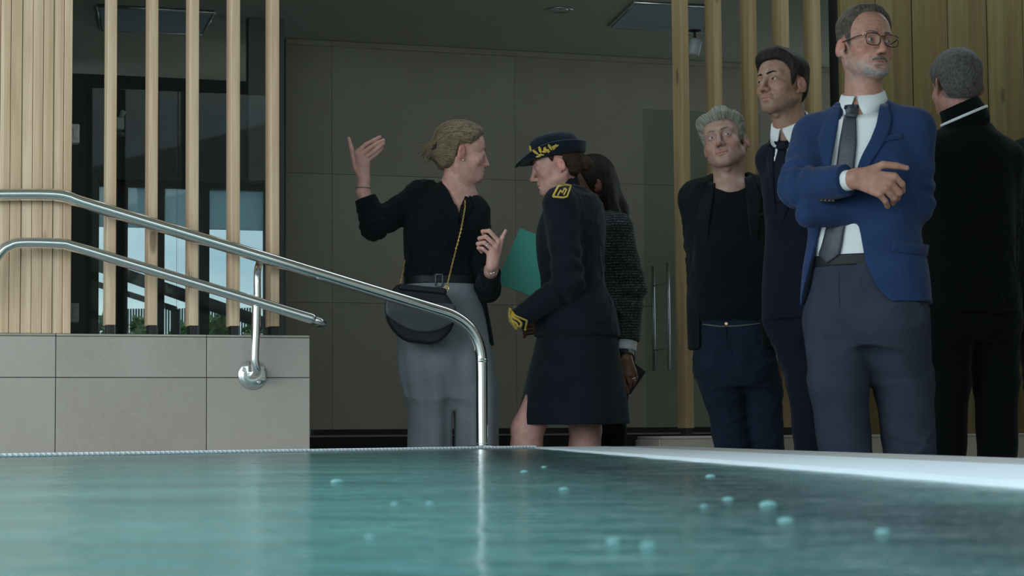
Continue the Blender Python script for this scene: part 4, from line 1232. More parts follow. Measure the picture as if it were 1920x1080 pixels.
    def rim(sx):
        pts = []
        for k in range(28):
            t = 2 * math.pi * k / 28; cx, sy = math.cos(t), math.sin(t)
            x = .0255 * np.sign(cx) * abs(cx) ** .62; z = .0185 * np.sign(sy) * abs(sy) ** .68 * (1.0 if sy > 0 else 1.08)
            x *= (1 + .05 * sy)
            pts.append(H.w((sx * .0335 + x, .1065 - .10 * (abs(sx * .0335 + x)) ** 1.6 * 1.8, -.005 + z)))
        return pts
    rims = [rim(1), rim(-1)]
    for r_ in rims: mb.tube(r_, .0017, 8, closed=True)
    mb.tube(catmull([H.w((-.0085, .1075, .004)), H.w((0, .1095, .006)), H.w((.0085, .1075, .004))], 4), .0018, 8)
    for sx in (1, -1):
        mb.tube(catmull([H.w((sx * .060, .0985, .007)), H.w((sx * .070, .080, .007)), H.w((sx * .0775, .03, .006)), H.w((sx * .0795, -.008, .005)), H.w((sx * .077, -.03, -.010))], 5), .0018, 8)
    o = mb.build('frame', MF, g)
    ml = m_glass('spectacle_lens', (.93, .95, .97), 1.22, .01)
    for r_ in rims:
        c = np.mean(r_, 0); V = [c] + list(r_); F = [(0, 1 + k, 1 + (k + 1) % 28) for k in range(28)]
        put('lens', from_arrays('lens', np.array(V), F), ml, g)
    mb = MB(); c = H.w((.0625, .0955, .0075)); mb.box((.004, .003, .003), Matrix.Translation(c), .0006); mb.build('hinge', M_SILVER, g)
    # shirt, trousers, belt
    zb = Z(492)
    sh = [Loft(fr, [(zs + .02, 0, -.02, .07, .062), (zs - .01, 0, -.01, .135, .095), (zs - .09, 0, .0, .165, .108), (zs - .25, 0, .008, .165, .113), (zb + .06, 0, .010, .158, .116), (zb - .02, 0, .008, .155, .113)], 2.3, .02)]
    def shd(p): return (.003 * wob(p * np.array([1, 1, .7], F32), 22, 31, 5)).astype(F32)
    sdf_obj('shirt', sh, .005, M_SHIRT, root, disp=shd)
    NAVY = m_cloth('grey_navy_wool', (.036, .044, .066), .18, 1100)
    kR, kL = P(1572, 716, Y0 + .0), P(1694, 716, Y0 + .03)
    aR, aL = P(1603, 1000, Y0 + .08), P(1724, 1010, Y0 + .10)
    aR[2] = aL[2] = .07
    tr, tq, td = trousers('trousers', fr, Z(620), zb + .012, .088, (kR, kL), (aR, aL), NAVY, root, rw=.160, yw=.119, rth=.116, rk=.093, ra=.072, rh=.180, yh=.128, amp=.005, cy=.004)
    bl = [Loft(fr, [(zb - .018, 0, .004, .163, .122), (zb + .020, 0, .006, .162, .121)], 2.4, .01)]
    sdf_obj('belt', bl, .004, M_LEATH, root)
    mb = MB(); c = cast(bl, [1578], [503], Y0 - .4)[0][0]; 
    for a, b in (((-.020, -.016), (.020, -.016)), ((.020, -.016), (.020, .016)), ((.020, .016), (-.020, .016)), ((-.020, .016), (-.020, -.016))):
        mb.cyl(c + fr.R[:, 0] * a[0] + UP * a[1] + fr.R[:, 1] * .004, c + fr.R[:, 0] * b[0] + UP * b[1] + fr.R[:, 1] * .004, .0022, None, 8)
    mb.build('buckle', m_metal('dull_buckle', (.35, .33, .28), .35), root)
    ribbon('fly_seam', [(1573, 508), (1572, 540), (1574, 575)], 2.2, tq, NAVY, root, Y0 - .4, .002, .003, 12)
    # jacket
    BLUE = m_cloth('blue_suit_wool', (.020, .044, .116), .16, 900, .1)
    zh = Z(570)
    jl = Loft(fr, suit_rows(zs + .005, Z(440), zh, .164, .182, .180, .208, .128, .132, .150), 2.3, .02)
    jk = [jl, Cone(fr.w((.05, -.02, zs + .012)), SR, .052, .062, .05), Cone(fr.w((-.05, -.02, zs + .012)), SL, .052, .062, .05)]
    d0 = folds(17, .008, 15)
    # front opening between the two edges, tables z -> x taken at the chest
    def lx(px, y, dy=.10):
        v = ray(px, y); o = fr.o + fr.R[:, 1] * dy; t = np.dot(o - EYE, fr.R[:, 1]) / np.dot(v, fr.R[:, 1]); q = fr.R.T @ (EYE + v * t - fr.o); return (float(q[2]), float(q[0]))
    rightedge = [lx(*k) for k in ((1652, 170), (1645, 230), (1612, 310), (1598, 360), (1612, 415), (1627, 490), (1650, 540), (1700, 590))]
    leftedge = [lx(*k) for k in ((1578, 168), (1572, 230), (1556, 320), (1548, 400), (1532, 450), (1520, 490), (1497, 560), (1489, 590))]
    jk += [cut_front(fr, rightedge, leftedge, -.02, zh - .05, zs + .2)]
    jk += [Group(sleeve(SL, EL, WL, (.068, .062, .060, .044), rip=(.006, 4.5, .9, .35)), .03), Group(sleeve(SR, ER, WR, (.070, .066, .064, .050), rip=(.006, 4.5, .9, .35)) + [plane_cut(P(1587, 338, Y0 - .23), unit(WR - ER), .085)], .02)]
    jk += [Cone(nb + UP * .13, nb - UP * .02, .052, .068, .012, -1)]
    sdf_obj('jacket', jk, .005, BLUE, root, disp=d0)
    # shirt cuff of the upper arm
    cu = [Cone(WR - unit(WR - ER) * .03, WR + unit(WR - ER) * .012, .033, .032, .002), plane_cut(WR + unit(WR - ER) * .012, unit(WR - ER), .06)]
    sdf_obj('shirt_cuff', cu, .004, M_SHIRT, root)
    # lapels, collar, tie
    jb = [jl, jk[1], jk[2]]
    sheet('lapel', [(1577, 200), (1570, 240), (1561, 290), (1552, 345)], [(1566, 199), (1545, 235), (1535, 262), (1551, 345)], jb, BLUE, root, Y0 - .4, .006, .007, 24, 8, disp=None)
    sheet('lapel', [(1650, 198), (1643, 235), (1622, 290), (1600, 350)], [(1664, 197), (1672, 225), (1664, 258), (1604, 350)], jb, BLUE, root, Y0 - .4, .006, .007, 24, 8)
    nk = neck(H, nb, .053, .062) + sh
    ncd = unit(H.w((0, -.02, -.06)) - nb)
    fc_ = P(1600, 206, Y0 - .07) - nb
    shirt_collar(nb + np.array([0, 0, .006]), ncd, fc_, .0675, M_SHIRT, root, hb=.060, ht=.036, drop=.040, gap=4)
    shirt_collar(nb + np.array([0, 0, -.004]), ncd, fr.R[:, 1], .079, BLUE, root, hb=.038, ht=.0, drop=.050, name='jacket_collar', gap=48)
    mt = Mat('dotted_grey_silk'); v = mt.coord(kind='Object'); vo = mt.new('TexVoronoi'); vo.inputs['Scale'].default_value = 330; mt.link(v, vo.inputs['Vector'])
    mt.color(mt.ramp(vo.outputs['Distance'], [(.22, (.095, .11, .145)), (.42, (.030, .036, .052))])); mt.set(Roughness=.5)
    sheet('tie_knot', [(1586, 199), (1587, 211), (1588, 224)], [(1611, 199), (1611, 211), (1605, 224)], nk, mt.m, root, Y0 - .4, .016, .014, 10, 8, bulge=.005)
    tie = [(1584, 220), (1575, 270), (1569, 320), (1558, 400), (1544, 460), (1538, 477), (1553, 494)], [(1606, 220), (1607, 270), (1602, 320), (1589, 400), (1580, 460), (1576, 478), (1554, 494)]
    sheet('tie', tie[0], tie[1], sh, mt.m, root, Y0 - .4, .009, .005, 40, 8, bulge=.003)
    fs = sleeve(SR, ER, WR, (.076, .066, .066, .048))
    for x in (1541, 1548, 1556, 1562):
        p, _ = cast(fs, [x], [375], Y0 - .5); n_ = sgrad(fs, p)[0]; mb = MB(); a = unit(np.cross(n_, UP)); mb.lathe([(.0058, -.004), (.0062, .005), (.004, .0062), (.001, .0056)], frame4(p[0], a, np.cross(n_, a), n_), 14); mb.build('button', M_BUTTON, root)
    ribbon('breast_pocket', [(1655, 262), (1692, 256)], 9, jb, BLUE, root, Y0 - .4, .005, .006, 12)
    ribbon('pocket_flap', [(1672, 462), (1738, 470)], 20, [jl], BLUE, root, Y0 - .4, .006, .007, 12)
    shoe(fr, *(fr.R.T @ (aR - fr.o))[:2], 8, root, M_SHOE); shoe(fr, *(fr.R.T @ (aL - fr.o))[:2], -8, root, M_SHOE)
    rebase(root)
blue_man()
# ================================================================ woman in the black blazer, one arm raised
def links(name, path, mat, parent, pitch=.0072, r=.0034, w=.0011):
    """chain of rings, each turned against the one before"""
    pts = resample(np.array(path), max(3, int(np.linalg.norm(np.diff(np.array(path), axis=0), axis=1).sum() / pitch)))
    mb = MB()
    for i, p in enumerate(pts):
        t = unit(pts[min(i + 1, len(pts) - 1)] - pts[max(i - 1, 0)]); a = unit(np.cross(t, (.3, 1, .1))); b = np.cross(t, a)
        if i % 2: a, b = b, a
        mb.tube([p + t * math.cos(k * math.pi / 4) * r * 1.25 + a * math.sin(k * math.pi / 4) * r * .8 for k in range(8)], w, 5, closed=True)
    o = mb.build(name, mat, parent); o['kind'] = 'stuff'; return o
def blonde():
    Y0 = 7.700
    root = person('person', *P(828, 830, Y0)[:2], 'blonde woman in a black blazer and grey wide trousers, one arm raised, gesturing')
    fr = Frame(P(830, 600, Y0)[0], Y0, 12); Z = lambda y, px=830: float(P(px, y, Y0)[2])
    H = Head(P(866, 287, Y0 - .01), 103, -5, 2, (.92, .93, .93))
    hf = face(H, jaw=.86, nose=.72, brow=.55, cheek=1.25, lips=1.15, chin=.95, full=1.02, smile=1.5)
    hf = creases(H, hf, 1.3, .6)
    nb = P(847, 372, Y0 + .005); zs = Z(362)
    SR = P(790, 366, Y0 - .01); SL = P(890, 394, Y0 + .02)
    ER = P(702, 424, Y0 - .10); WR = P(681, 360, Y0 - .10)
    EL = P(914, 542, Y0 - .02); WL = P(921, 506, Y0 - .17)
    d = Y0 - .10
    hw = P(682, 336, d)
    ch = [[P(669, 286, d - .012), P(686, 271, d - .006), P(701, 263, d + .01), P(712, 257, d + .02)], [P(675, 291, d - .018), P(694, 277, d - .012), P(709, 268, d + .01), P(719, 263, d + .02)],
          [P(682, 297, d - .018), P(700, 285, d - .012), P(711, 276, d + .006), P(719, 269, d + .018)], [P(689, 302, d - .012), P(703, 291, d - .004), P(711, 284, d + .01), P(717, 277, d + .02)]]
    th = [P(667, 314, d + .0), P(662, 294, d - .005), P(658, 276, d - .004), P(654, 260, d)]
    dl = Y0 - .20
    hwl = P(923, 497, dl)
    cl = [[P(934, 452, dl), P(917, 433, dl - .012), P(905, 434, dl + .012), P(909, 446, dl + .03)], [P(930, 461, dl - .010), P(911, 444, dl - .022), P(899, 447, dl + .008), P(905, 457, dl + .03)],
          [P(924, 469, dl - .014), P(908, 455, dl - .024), P(896, 457, dl + .004), P(903, 466, dl + .028)], [P(917, 476, dl - .010), P(905, 466, dl - .018), P(897, 465, dl + .004), P(903, 473, dl + .02)]]
    tl = [P(934, 474, dl + .01), P(938, 457, dl + .008), P(942, 445, dl + .006), P(948, 433, dl + .004)]
    pr = hf + neck(H, nb, .041, .047) + [Cone(nb, fr.w((0, -.0, zs - .12)), .055, .06, .05), Cone(fr.w((.10, -.0, zs - .02)), fr.w((-.10, 0, zs - .02)), .04, .04, .04)]
    pr += [Ell(P(858, 392, Y0 - .03), (.055, .05, .06), None, .04), trunk_core(fr, zs - .1, zs - .36, .05)]
    pr += [Cone(SR, ER, .03, .028, .02), Cone(ER, WR, .030, .025, .02), Cone(WR, hw, .0255, .020, .012)] + hand_px(hw, ch, th, .90)
    pr += [Cone(SL, EL, .03, .028, .02), Cone(EL, WL, .03, .025, .02), Cone(WL, hwl, .024, .021, .012)] + hand_px(hwl, cl, tl, .90)
    bun = np.array([.0, -.128, .004])
    def fld(q):
        x, y, z = np.abs(q[:, 0]), q[:, 1], q[:, 2]
        zb = np.interp(y, [-.12, -.07, -.04, -.028, .004, .02, .045, .065, .08], [-.045, -.068, -.06, .012, .022, .020, .040, .066, .076])
        m = sstep(z - zb, -.004, .012)
        t = .010 + .008 * sstep(z, .02, .1) + .006 * sstep(-y, .03, .1)
        return t * m * (.25 + .75 * sstep(z - zb, 0, .035)) - .010 * (1 - m)
    body(root, pr, H, SK_F, lip=(.40, .15, .13), hairf=fld, hairc=(.20, .14, .085))
    fnails(ch[:2], root, M_NAIL, np.array([-.5, -.6, .6]), .85); fnails([th, tl], root, M_NAIL, np.array([-.3, -.9, .2]), .85)
    eyes(H, unit(H.R[:, 1] + np.array([0, -.1, -.1])), root, EYES_BLUE)
    MH = m_hair('hair_ash_blonde', (.05, .036, .020), (.34, .26, .165))
    brows(H, hf, root, m_hair('brow_blonde', (.12, .085, .05), (.2, .15, .09)), .7)
    def strd(q):
        v = q - bun; r = np.sqrt((v * v).sum(1)) + 1e-6
        return np.stack([np.arctan2(v[:, 0], v[:, 2]) * 16, r * 9, np.sqrt(v[:, 0] ** 2 + v[:, 2] ** 2) / r * 9], 1)
    ex = [H.E(bun + (0, .012, -.002), (.028, .030, .034), .02), H.C(bun + (0, -.002, .012), bun + (0, -.030, -.008), .016, .010, .012), H.C(bun + (.006, -.008, -.01), bun + (.010, -.020, -.046), .013, .004, .012), H.C(bun + (-.004, -.006, -.012), bun + (-.010, -.004, -.056), .010, .003, .012), H.C(bun + (0, -.012, .004), bun + (.0, -.046, .012), .010, .004, .012), H.C((.03, -.075, -.055), bun + (0, .01, -.012), .018, .018, .02), H.C((-.03, -.075, -.055), bun + (0, .01, -.012), .018, .018, .02)]
    hair(H, fld, strd, root, MH, ex, amp=.003)
    # loose strands by the bun and at the nape
    mb = MB(); rs = np.random.RandomState(5)
    for i in range(26):
        a = bun + rs.normal(size=3) * .014; b = a + np.array([rs.normal() * .018, -.020 * rs.rand() - .008, -.030 * rs.rand() - .004 + .016 * rs.normal()]); c = b + np.array([rs.normal() * .010, -.012 * rs.rand(), -.026 * rs.rand()])
        mb.tube(catmull([H.w(a), H.w(b), H.w(c)], 4), [.0012] * 8 + [.0005], 5)
    o = mb.build('loose_strands', MH, root); o['kind'] = 'stuff'
    mb = MB(); cb = bun + np.array([.0, .020, .016])
    for sx in (1, -1):
        mb.tube(catmull([H.w(cb + (sx * .004, -.006, .016)), H.w(cb + (sx * .030, -.004, .006)), H.w(cb + (sx * .034, -.012, -.016)), H.w(cb + (sx * .018, -.026, -.030))], 5), [.0045] * 12 + [.003] * 4, 8)
    mb.cyl(H.w(cb + (-.012, -.004, .018)), H.w(cb + (.012, -.004, .018)), .006, None, 10)
    mb.build('hair_clip', M_BLACK, root)
    mb = MB(); mb.sphere(frame4(H.w((.078, -.008, -.043)), H.R[:, 0] * .004, H.R[:, 1] * .004, H.R[:, 2] * .004), 10, 8); mb.build('earring', M_SILVER, root)
    # rings, bracelets
    def ring(a, b, t, r, name='ring', mat=M_GOLD, w=.0013):
        c = a + (b - a) * t; ax = unit(b - a); u = unit(np.cross(ax, (.2, .5, 1))); v = np.cross(ax, u)
        mb = MB(); mb.tube([c + (u * math.cos(k * math.pi / 8) + v * math.sin(k * math.pi / 8)) * r for k in range(16)], w, 6, closed=True); mb.build(name, mat, root)
    ring(ch[0][0], ch[0][1], .55, .0088); ring(ch[2][0], ch[2][1], .55, .0088); ring(cl[2][0], cl[2][1], .7, .0088, 'ring', M_SILVER, .0018)
    ring(WR, hw, .30, .0275, 'bracelet', m_plain('dark_cord', (.05, .035, .03), .6), .0014)
    ring(WL, hwl, .05, .0265, 'bracelet', M_SILVER, .0018)
    mb = MB(); c = P(921, 513, dl - .028); mb.sphere(Matrix.Translation(c) @ Matrix.Scale(.0045, 4), 10, 6); mb.sphere(Matrix.Translation(c + (.010, .004, .003)) @ Matrix.Scale(.004, 4), 10, 6); mb.build('bracelet_bead', M_SILVER, root)
    # blazer
    BLK = m_cloth('black_blazer_wool', (.0078, .0096, .0112), .2, 1100, .05)
    zh = Z(512)
    rows = [(zs + .03, -.020, -.02, .060, .06), (zs, -.014, -.012, .105, .085), (zs - .05, -.010, 0, .140, .104), (zs - .12, -.006, .008, .150, .118), (zs - .19, .002, .004, .142, .108), (zh + .04, .008, 0, .133, .100), (zh - .014, .008, 0, .139, .105)]
    jl = Loft(fr, rows, 2.25, .02)
    jk = [jl, Cone(fr.w((.05, -.02, zs + .008)), SR, .040, .056, .04), Cone(fr.w((-.06, -.02, zs - .008)), SL, .040, .052, .04)]
    def lx(px, y, dy=.10):
        v = ray(px, y); o = fr.o + fr.R[:, 1] * dy; t = np.dot(o - EYE, fr.R[:, 1]) / np.dot(v, fr.R[:, 1]); q = fr.R.T @ (EYE + v * t - fr.o); return (float(q[2]), float(q[0]))
    jb = list(jk)
    jk += [cut_front(fr, [lx(*k) for k in ((872, 330), (868, 360), (864, 392), (862, 402))], [lx(*k) for k in ((818, 325), (838, 352), (857, 390), (862, 402))], -.03, lx(862, 402)[0], zs + .2)]
    jk += [Group(sleeve(SR, ER, WR, (.057, .050, .048, .039), rip=(.005, 4.5, .92, .35)) + [plane_cut(P(680, 372, Y0 - .10), unit(WR - ER), .075)], .03), Group(sleeve(SL, EL, WL, (.053, .047, .045, .037), rip=(.005, 4.5, .92, .35)) + [plane_cut(WL - unit(WL - EL) * .02, unit(WL - EL), .06)], .02)]
    sdf_obj('blazer', jk, .0048, BLK, root, disp=folds(23, .0052, 17))
    tail = [Loft(fr, [(Z(648), 0, -.01, .195, .13), (Z(580), 0, -.005, .172, .122), (zh + .03, 0, 0, .148, .108), (zh + .05, 0, 0, .14, .10)], 2.3, .01),
            Fn(lambda p: (fr.loc(p)[:, 0] + .130 + .25 * (zh - fr.loc(p)[:, 2]) * .6).astype(F32) * -1, fr.o - .5, fr.o + np.array([.5, .5, 2]), .01, -1)]
    sdf_obj('blazer_tail', tail, .005, BLK, root)
    sheet('lapel', [(827, 341), (840, 358), (850, 380), (861, 402)], [(818, 346), (824, 366), (834, 392), (858, 420)], jb, BLK, root, Y0 - .4, .005, .006, 20, 7)
    sheet('lapel', [(871, 369), (869, 377), (866, 390), (863, 402)], [(878, 371), (884, 386), (878, 400), (866, 416)], jb, BLK, root, Y0 - .4, .005, .006, 20, 6)
    shirt_collar(nb + np.array([0, 0, -.012]), unit(H.w((0, -.02, -.06)) - nb), fr.R[:, 1], .058, BLK, root, hb=.034, ht=.0, drop=.030, name='jacket_collar', gap=50)
    sl = sleeve(SR, ER, WR, (.057, .050, .048, .037))
    for i in range(4):
        p, ok = cast(sl, [672.5 + i * 1.2], [397 + i * 4.2], Y0 - .5); n_ = sgrad(sl, p)[0]; a = unit(np.cross(n_, UP)); mb = MB(); mb.lathe([(.0050, 0), (.0052, .0018), (.003, .0028), (.001, .0022)], frame4(p[0], a, np.cross(n_, a), n_), 12); mb.build('button', M_BUTTON, root)
    # trousers and belt
    GREY = m_cloth('grey_flannel', (.20, .228, .25), .15, 1000, .1)
    kR, kL = P(806, 740, Y0 + .01), P(893, 735, Y0 + .03); aR, aL = P(806, 1060, Y0 + .02), P(892, 1060, Y0 + .05); aR[2] = aL[2] = .05
    def pleat(q, a): return (.006 * np.sin(a * 9 + 1.0) * sstep(-q[:, 2], -(zh - .05), -(zh - .30))).astype(F32)
    pel = Loft(fr, [(zh + .012, .008, 0, .130, .098), (zh - .05, .006, 0, .138, .104), (Z(600), 0, -.008, .156, .116), (Z(660), 0, -.008, .164, .112), (Z(700), 0, -.004, .160, .100), (Z(745), 0, 0, .145, .06)], 2.3, .06, 1, pleat)
    q = [pel]
    for sx, kn, an in ((1, kR, aR), (-1, kL, aL)):
        q += [Cone(fr.w((sx * .078, 0, Z(620))), kn, .080, .080, .05), Cone(kn, an, .080, .088, .03)]
    def td(p):
        g = fr.loc(p); s = np.sin(g[:, 0] * 95 + 2.0 * np.sin(g[:, 1] * 30)) * sstep(-g[:, 2], -.95, -.7)
        return (.0035 * s + .003 * wob(p * np.array([1, 1, .35], F32), 26, 8, 5)).astype(F32)
    sdf_obj('trousers', q, .006, GREY, root, disp=td)
    bl = [Loft(fr, [(Z(534), .006, .0, .141, .108), (Z(519), .007, .0, .139, .106)], 2.3, .01)]
    sdf_obj('belt', bl, .0035, M_LEATH, root)
    mb = MB(); c = cast(bl, [823], [526], Y0 - .4)[0][0]; X_ = fr.R[:, 0]; N_ = fr.R[:, 1]
    for a, b in (((-.013, -.022), (.013, -.022)), ((.013, -.022), (.013, .022)), ((.013, .022), (-.013, .022)), ((-.013, .022), (-.013, -.022))):
        mb.cyl(c + X_ * a[0] + UP * a[1] + N_ * .003, c + X_ * b[0] + UP * b[1] + N_ * .003, .003, None, 8)
    mb.build('buckle', m_plain('grey_buckle', (.11, .12, .13), .35), root)
    shoe(fr, *(fr.R.T @ (aR - fr.o))[:2], 5, root, M_SHOE, .25); shoe(fr, *(fr.R.T @ (aL - fr.o))[:2], -5, root, M_SHOE, .25)
    rebase(root)
    # shoulder bag: hangs from its chain, a thing of its own
    Yb = Y0 - .215; c = P(787, 590, Yb); bag = empty('handbag', c); tag(bag, 'black half-moon leather shoulder bag with a gold chain strap at the blonde woman\'s hip', 'bag')
    ax = unit(np.array([.985, .12, .0])); bz = unit(UP - ax * .0 + np.array([.10, 0, 0])); fy = unit(np.cross(bz, ax)) ; R = np.stack([ax, -fy, bz], 1)
    def shape(dx, half, zlo, zhi, sh=0.0):
        def f(p):
            q = ((p - (c + R[:, 1] * sh).astype(F32)) @ R.astype(F32))
            x = q[:, 0]; z = q[:, 2]
            w = np.where(z < .025, .128 * np.clip(1 - np.clip((.025 - z) / .135, 0, 1) ** 2.3, 0, 1) ** .5, .128 - .046 * np.clip((z - .025) / .075, 0, 1.2) ** 1.6) + dx
            d2 = np.maximum(np.abs(x) - w, np.maximum(zlo - z, z - zhi)) * .8
            dy = np.abs(q[:, 1]) - half * (1 - .35 * np.clip(z / .1, 0, 1))
            a = np.stack([d2 + .012, dy + .012], 1)
            return (np.sqrt((np.maximum(a, 0) ** 2).sum(1)) + np.minimum(a.max(1), 0) - .012).astype(F32)
        return Fn(f, c - .17, c + .17, .003)
    dsp = lambda p: (.0012 * wob(p, 60, 4)).astype(F32)
    keepb = Matrix.Translation(bag.location).inverted()
    def kb(o): o.matrix_parent_inverse = keepb; return o
    kb(sdf_obj('pouch', [shape(0, .036, -.105, .100)], .0035, M_LEATH, bag, disp=dsp))
    def flapcut(p):
        q = ((p - c.astype(F32)) @ R.astype(F32)); return (q[:, 2] - (-.066 + 3.2 * q[:, 0] ** 2)).astype(F32)
    fl = kb(sdf_obj('flap', [shape(.004, .010, -.10, .050, .036), Fn(flapcut, c - .2, c + .2, .01, -1)], .003, Mat('black_leather_flap').set(Base_Color=(.05, .058, .066), Roughness=.40, Specular_IOR_Level=.4).m, bag, disp=dsp))
    kb(sdf_obj('top_band', [Box(c + R[:, 2] * .092 + R[:, 1] * .004, (.088, .030, .012), R, .008)], .003, M_LEATH, bag))
    mb = MB(); m0 = c + R[:, 1] * (.0485) + R[:, 2] * (-.024) - ax * .012; u = ax; v = R[:, 2]
    for k in range(2):
        o = m0 + u * (.0055 + .0095 * k)
        mb.tube([o + u * (-.0048) - v * .008] + [o + u * .0048 * math.cos(t) + v * (.0048 * math.sin(t)) for t in np.linspace(math.pi, 0, 7)] + [o + u * .0048 - v * .008], .0014, 6)
    kb(mb.build('clasp', M_GOLD, fl))
    pts = [(838, 536), (846, 505), (856, 465), (866, 425), (872, 390), (872, 378)]
    h_, ok = cast(jb + [pel], [k[0] for k in pts], [k[1] for k in pts], Y0 - .5)
    path = [P(837, 541, Yb - .0), P(838, 536, Yb)] + [h + np.array([0, -.016, 0]) for h in h_[1:]] + [P(873, 372, Y0), P(872, 374, Y0 + .05)]
    kb(links('chain', path, M_GOLD, bag))
    path = [P(745, 562, Yb + .01), P(748, 548, Yb + .015), P(753, 520, Yb + .08), P(757, 497, Yb + .14), P(766, 470, Y0 + .06), P(800, 420, Y0 + .14), P(850, 380, Y0 + .10), P(872, 374, Y0 + .05)]
    kb(links('chain', path, M_GOLD, bag))
    for q in (P(837, 541, Yb), P(745, 561, Yb + .01)):
        mb = MB(); mb.tube([q + ax * .009 * math.cos(t) + UP * .009 * math.sin(t) for t in np.linspace(0, 2 * math.pi, 13)[:-1]], .002, 6, closed=True); kb(mb.build('strap_ring', M_GOLD, bag))
blonde()

# ================================================================ officer with the cocked hat
def officer():
    Y0 = 7.910
    root = person('person', *P(1070, 830, Y0)[:2], 'woman in a dark uniform jacket, skirt and gold trimmed brimmed hat, in profile')
    fr = Frame(P(1076, 600, Y0)[0], Y0, -110); Z = lambda y, px=1076: float(P(px, y, Y0)[2])
    H = Head(P(1043, 309, Y0 - .02), -92, -13, 0, (.93, .94, .94))
    hf = face(H, jaw=.92, nose=1.0, brow=.7, cheek=1.0, lips=1.0, chin=.98, full=.98)
    hf = creases(H, hf, 1.0, .5)
    nb = P(1064, 366, Y0 - .0); zs = Z(372)
    SL = fr.w((-.150, 0, zs - .035)); EL = P(1066, 530, Y0 - .17); WL = P(972, 599, Y0 - .16)
    SR = fr.w((.150, 0, zs - .035)); ER = fr.w((.19, .02, zs - .31)); WR = P(1030, 592, Y0 + .09)
    d = Y0 - .05; hw = P(968, 602, Y0 - .12)
    ch = [[P(965 + 2 * i, 592 + 5 * i, d), P(963 + 3 * i, 590 + 5 * i, d + .04), P(966 + 3 * i, 588 + 5 * i, d + .07)] for i in range(4)]
    th = [P(968, 590, d - .02), P(967, 582, d + .005), P(966, 577, d + .03)]
    dr = Y0 + .08; hwr = P(1012, 592, dr)
    cr = [[P(1000, 582 + 6 * i, dr + .0), P(990, 582 + 6 * i, dr - .02), P(986, 584 + 6 * i, dr - .045)] for i in range(4)]
    tr = [P(1006, 580, dr), P(1000, 574, dr - .01), P(994, 570, dr - .02)]
    k1, k2 = P(989, 836, Y0 - .10), P(1098, 836, Y0 + .06)
    a1, a2 = P(1000, 1020, Y0 - .08), P(1105, 1020, Y0 + .08); a1[2] = a2[2] = .06
    pr = hf + neck(H, nb, .044, .050) + [trunk_core(fr, zs - .03, .80, .06), Cone(fr.w((.11, 0, zs - .04)), fr.w((-.11, 0, zs - .04)), .035, .035, .04)]
    pr += [Cone(SL, EL, .03, .028, .02), Cone(EL, hw, .028, .022, .02)] + hand_px(hw, ch, th, .9)
    pr += [Cone(SR, ER, .03, .028, .02), Cone(ER, hwr, .028, .022, .02)] + hand_px(hwr, cr, tr, .9)
    for kk, aa, sx in ((k1, a1, -1), (k2, a2, 1)):
        hp = fr.w((sx * .07, 0, .84)); ku = kk + UP * .06; kd = kk - UP * .07
        pr += [Cone(hp, ku, .075, .060, .03), Cone(ku, kk, .060, .055, .02), Cone(kk, kd, .054, .048, .02), Cone(kd, kd + (aa - kd) * .35, .048, .054, .03), Cone(kd + (aa - kd) * .35, aa, .054, .036, .03), Ell(kk - fr.R[:, 1] * -.03, (.035, .035, .04), None, .02)]
    body(root, pr, H, SK_F, lip=(.42, .14, .13))
    eyes(H, unit(H.R[:, 1] + np.array([0, 0, -.25])), root, EYES_BROWN)
    MH = m_hair('hair_dark_auburn', (.018, .010, .007), (.075, .038, .022))
    brows(H, hf, root, MH, .75)
    def fld(q):
        x, y, z = np.abs(q[:, 0]), q[:, 1], q[:, 2]
        zb = np.interp(y, [-.12, -.07, -.04, -.030, .000, .014, .03, .05, .08], [-.05, -.066, -.055, .016, .026, .0, .03, .07, .085])
        m = sstep(z - zb, -.004, .012); return (.008 + .006 * sstep(-y, .03, .1)) * m - .010 * (1 - m)
    bun = np.array([0, -.118, -.022])
    def strd(q):
        v = q - bun; r = np.sqrt((v * v).sum(1)) + 1e-6
        return np.stack([np.arctan2(v[:, 0], v[:, 2]) * 14, r * 16, np.sqrt(v[:, 0] ** 2 + v[:, 2] ** 2) / r * 14], 1)
    hair(H, fld, strd, root, MH, [H.E(bun, (.036, .028, .034), .014), H.E(bun + (.0, -.004, -.004), (.030, .030, .026), .008)], amp=.002)
    mb = MB(); mb.sphere(frame4(H.w((-.078, -.008, -.043)), H.R[:, 0] * .0035, H.R[:, 1] * .0035, H.R[:, 2] * .0035), 10, 8); mb.build('earring', M_SILVER, root)
    # hat: crown, turned-up brim, band, gold oak leaves
    FELT = m_cloth('navy_felt', (.0105, .016, .029), .15, 1300, .15)
    hz = .030
    def crown_pt(ph, t):  # t 0 base .. 1 centre of the top
        r = [(1.0, 0), (1.0, .03), (.97, .055), (.90, .078), (.72, .093), (.40, .100), (0.02, .101)]
        a = np.array(r); i = np.interp(t * (len(r) - 1), np.arange(len(r)), a[:, 0]); z = np.interp(t * (len(r) - 1), np.arange(len(r)), a[:, 1])
        return np.array([.088 * i * math.cos(ph), -.010 + .106 * i * math.sin(ph), hz + z + .006 * i * math.sin(ph)])
    nph = 72
    V = [H.w(crown_pt(2 * math.pi * k / nph, j / 15)) for j in range(16) for k in range(nph)]
    F = [(j * nph + k, j * nph + (k + 1) % nph, (j + 1) * nph + (k + 1) % nph, (j + 1) * nph + k) for j in range(15) for k in range(nph)]
    F.append(tuple(15 * nph + k for k in range(nph))); F.append(tuple(k for k in range(nph - 1, -1, -1)))
    hat = put('hat', from_arrays('hat', np.array(V), F), FELT, root)
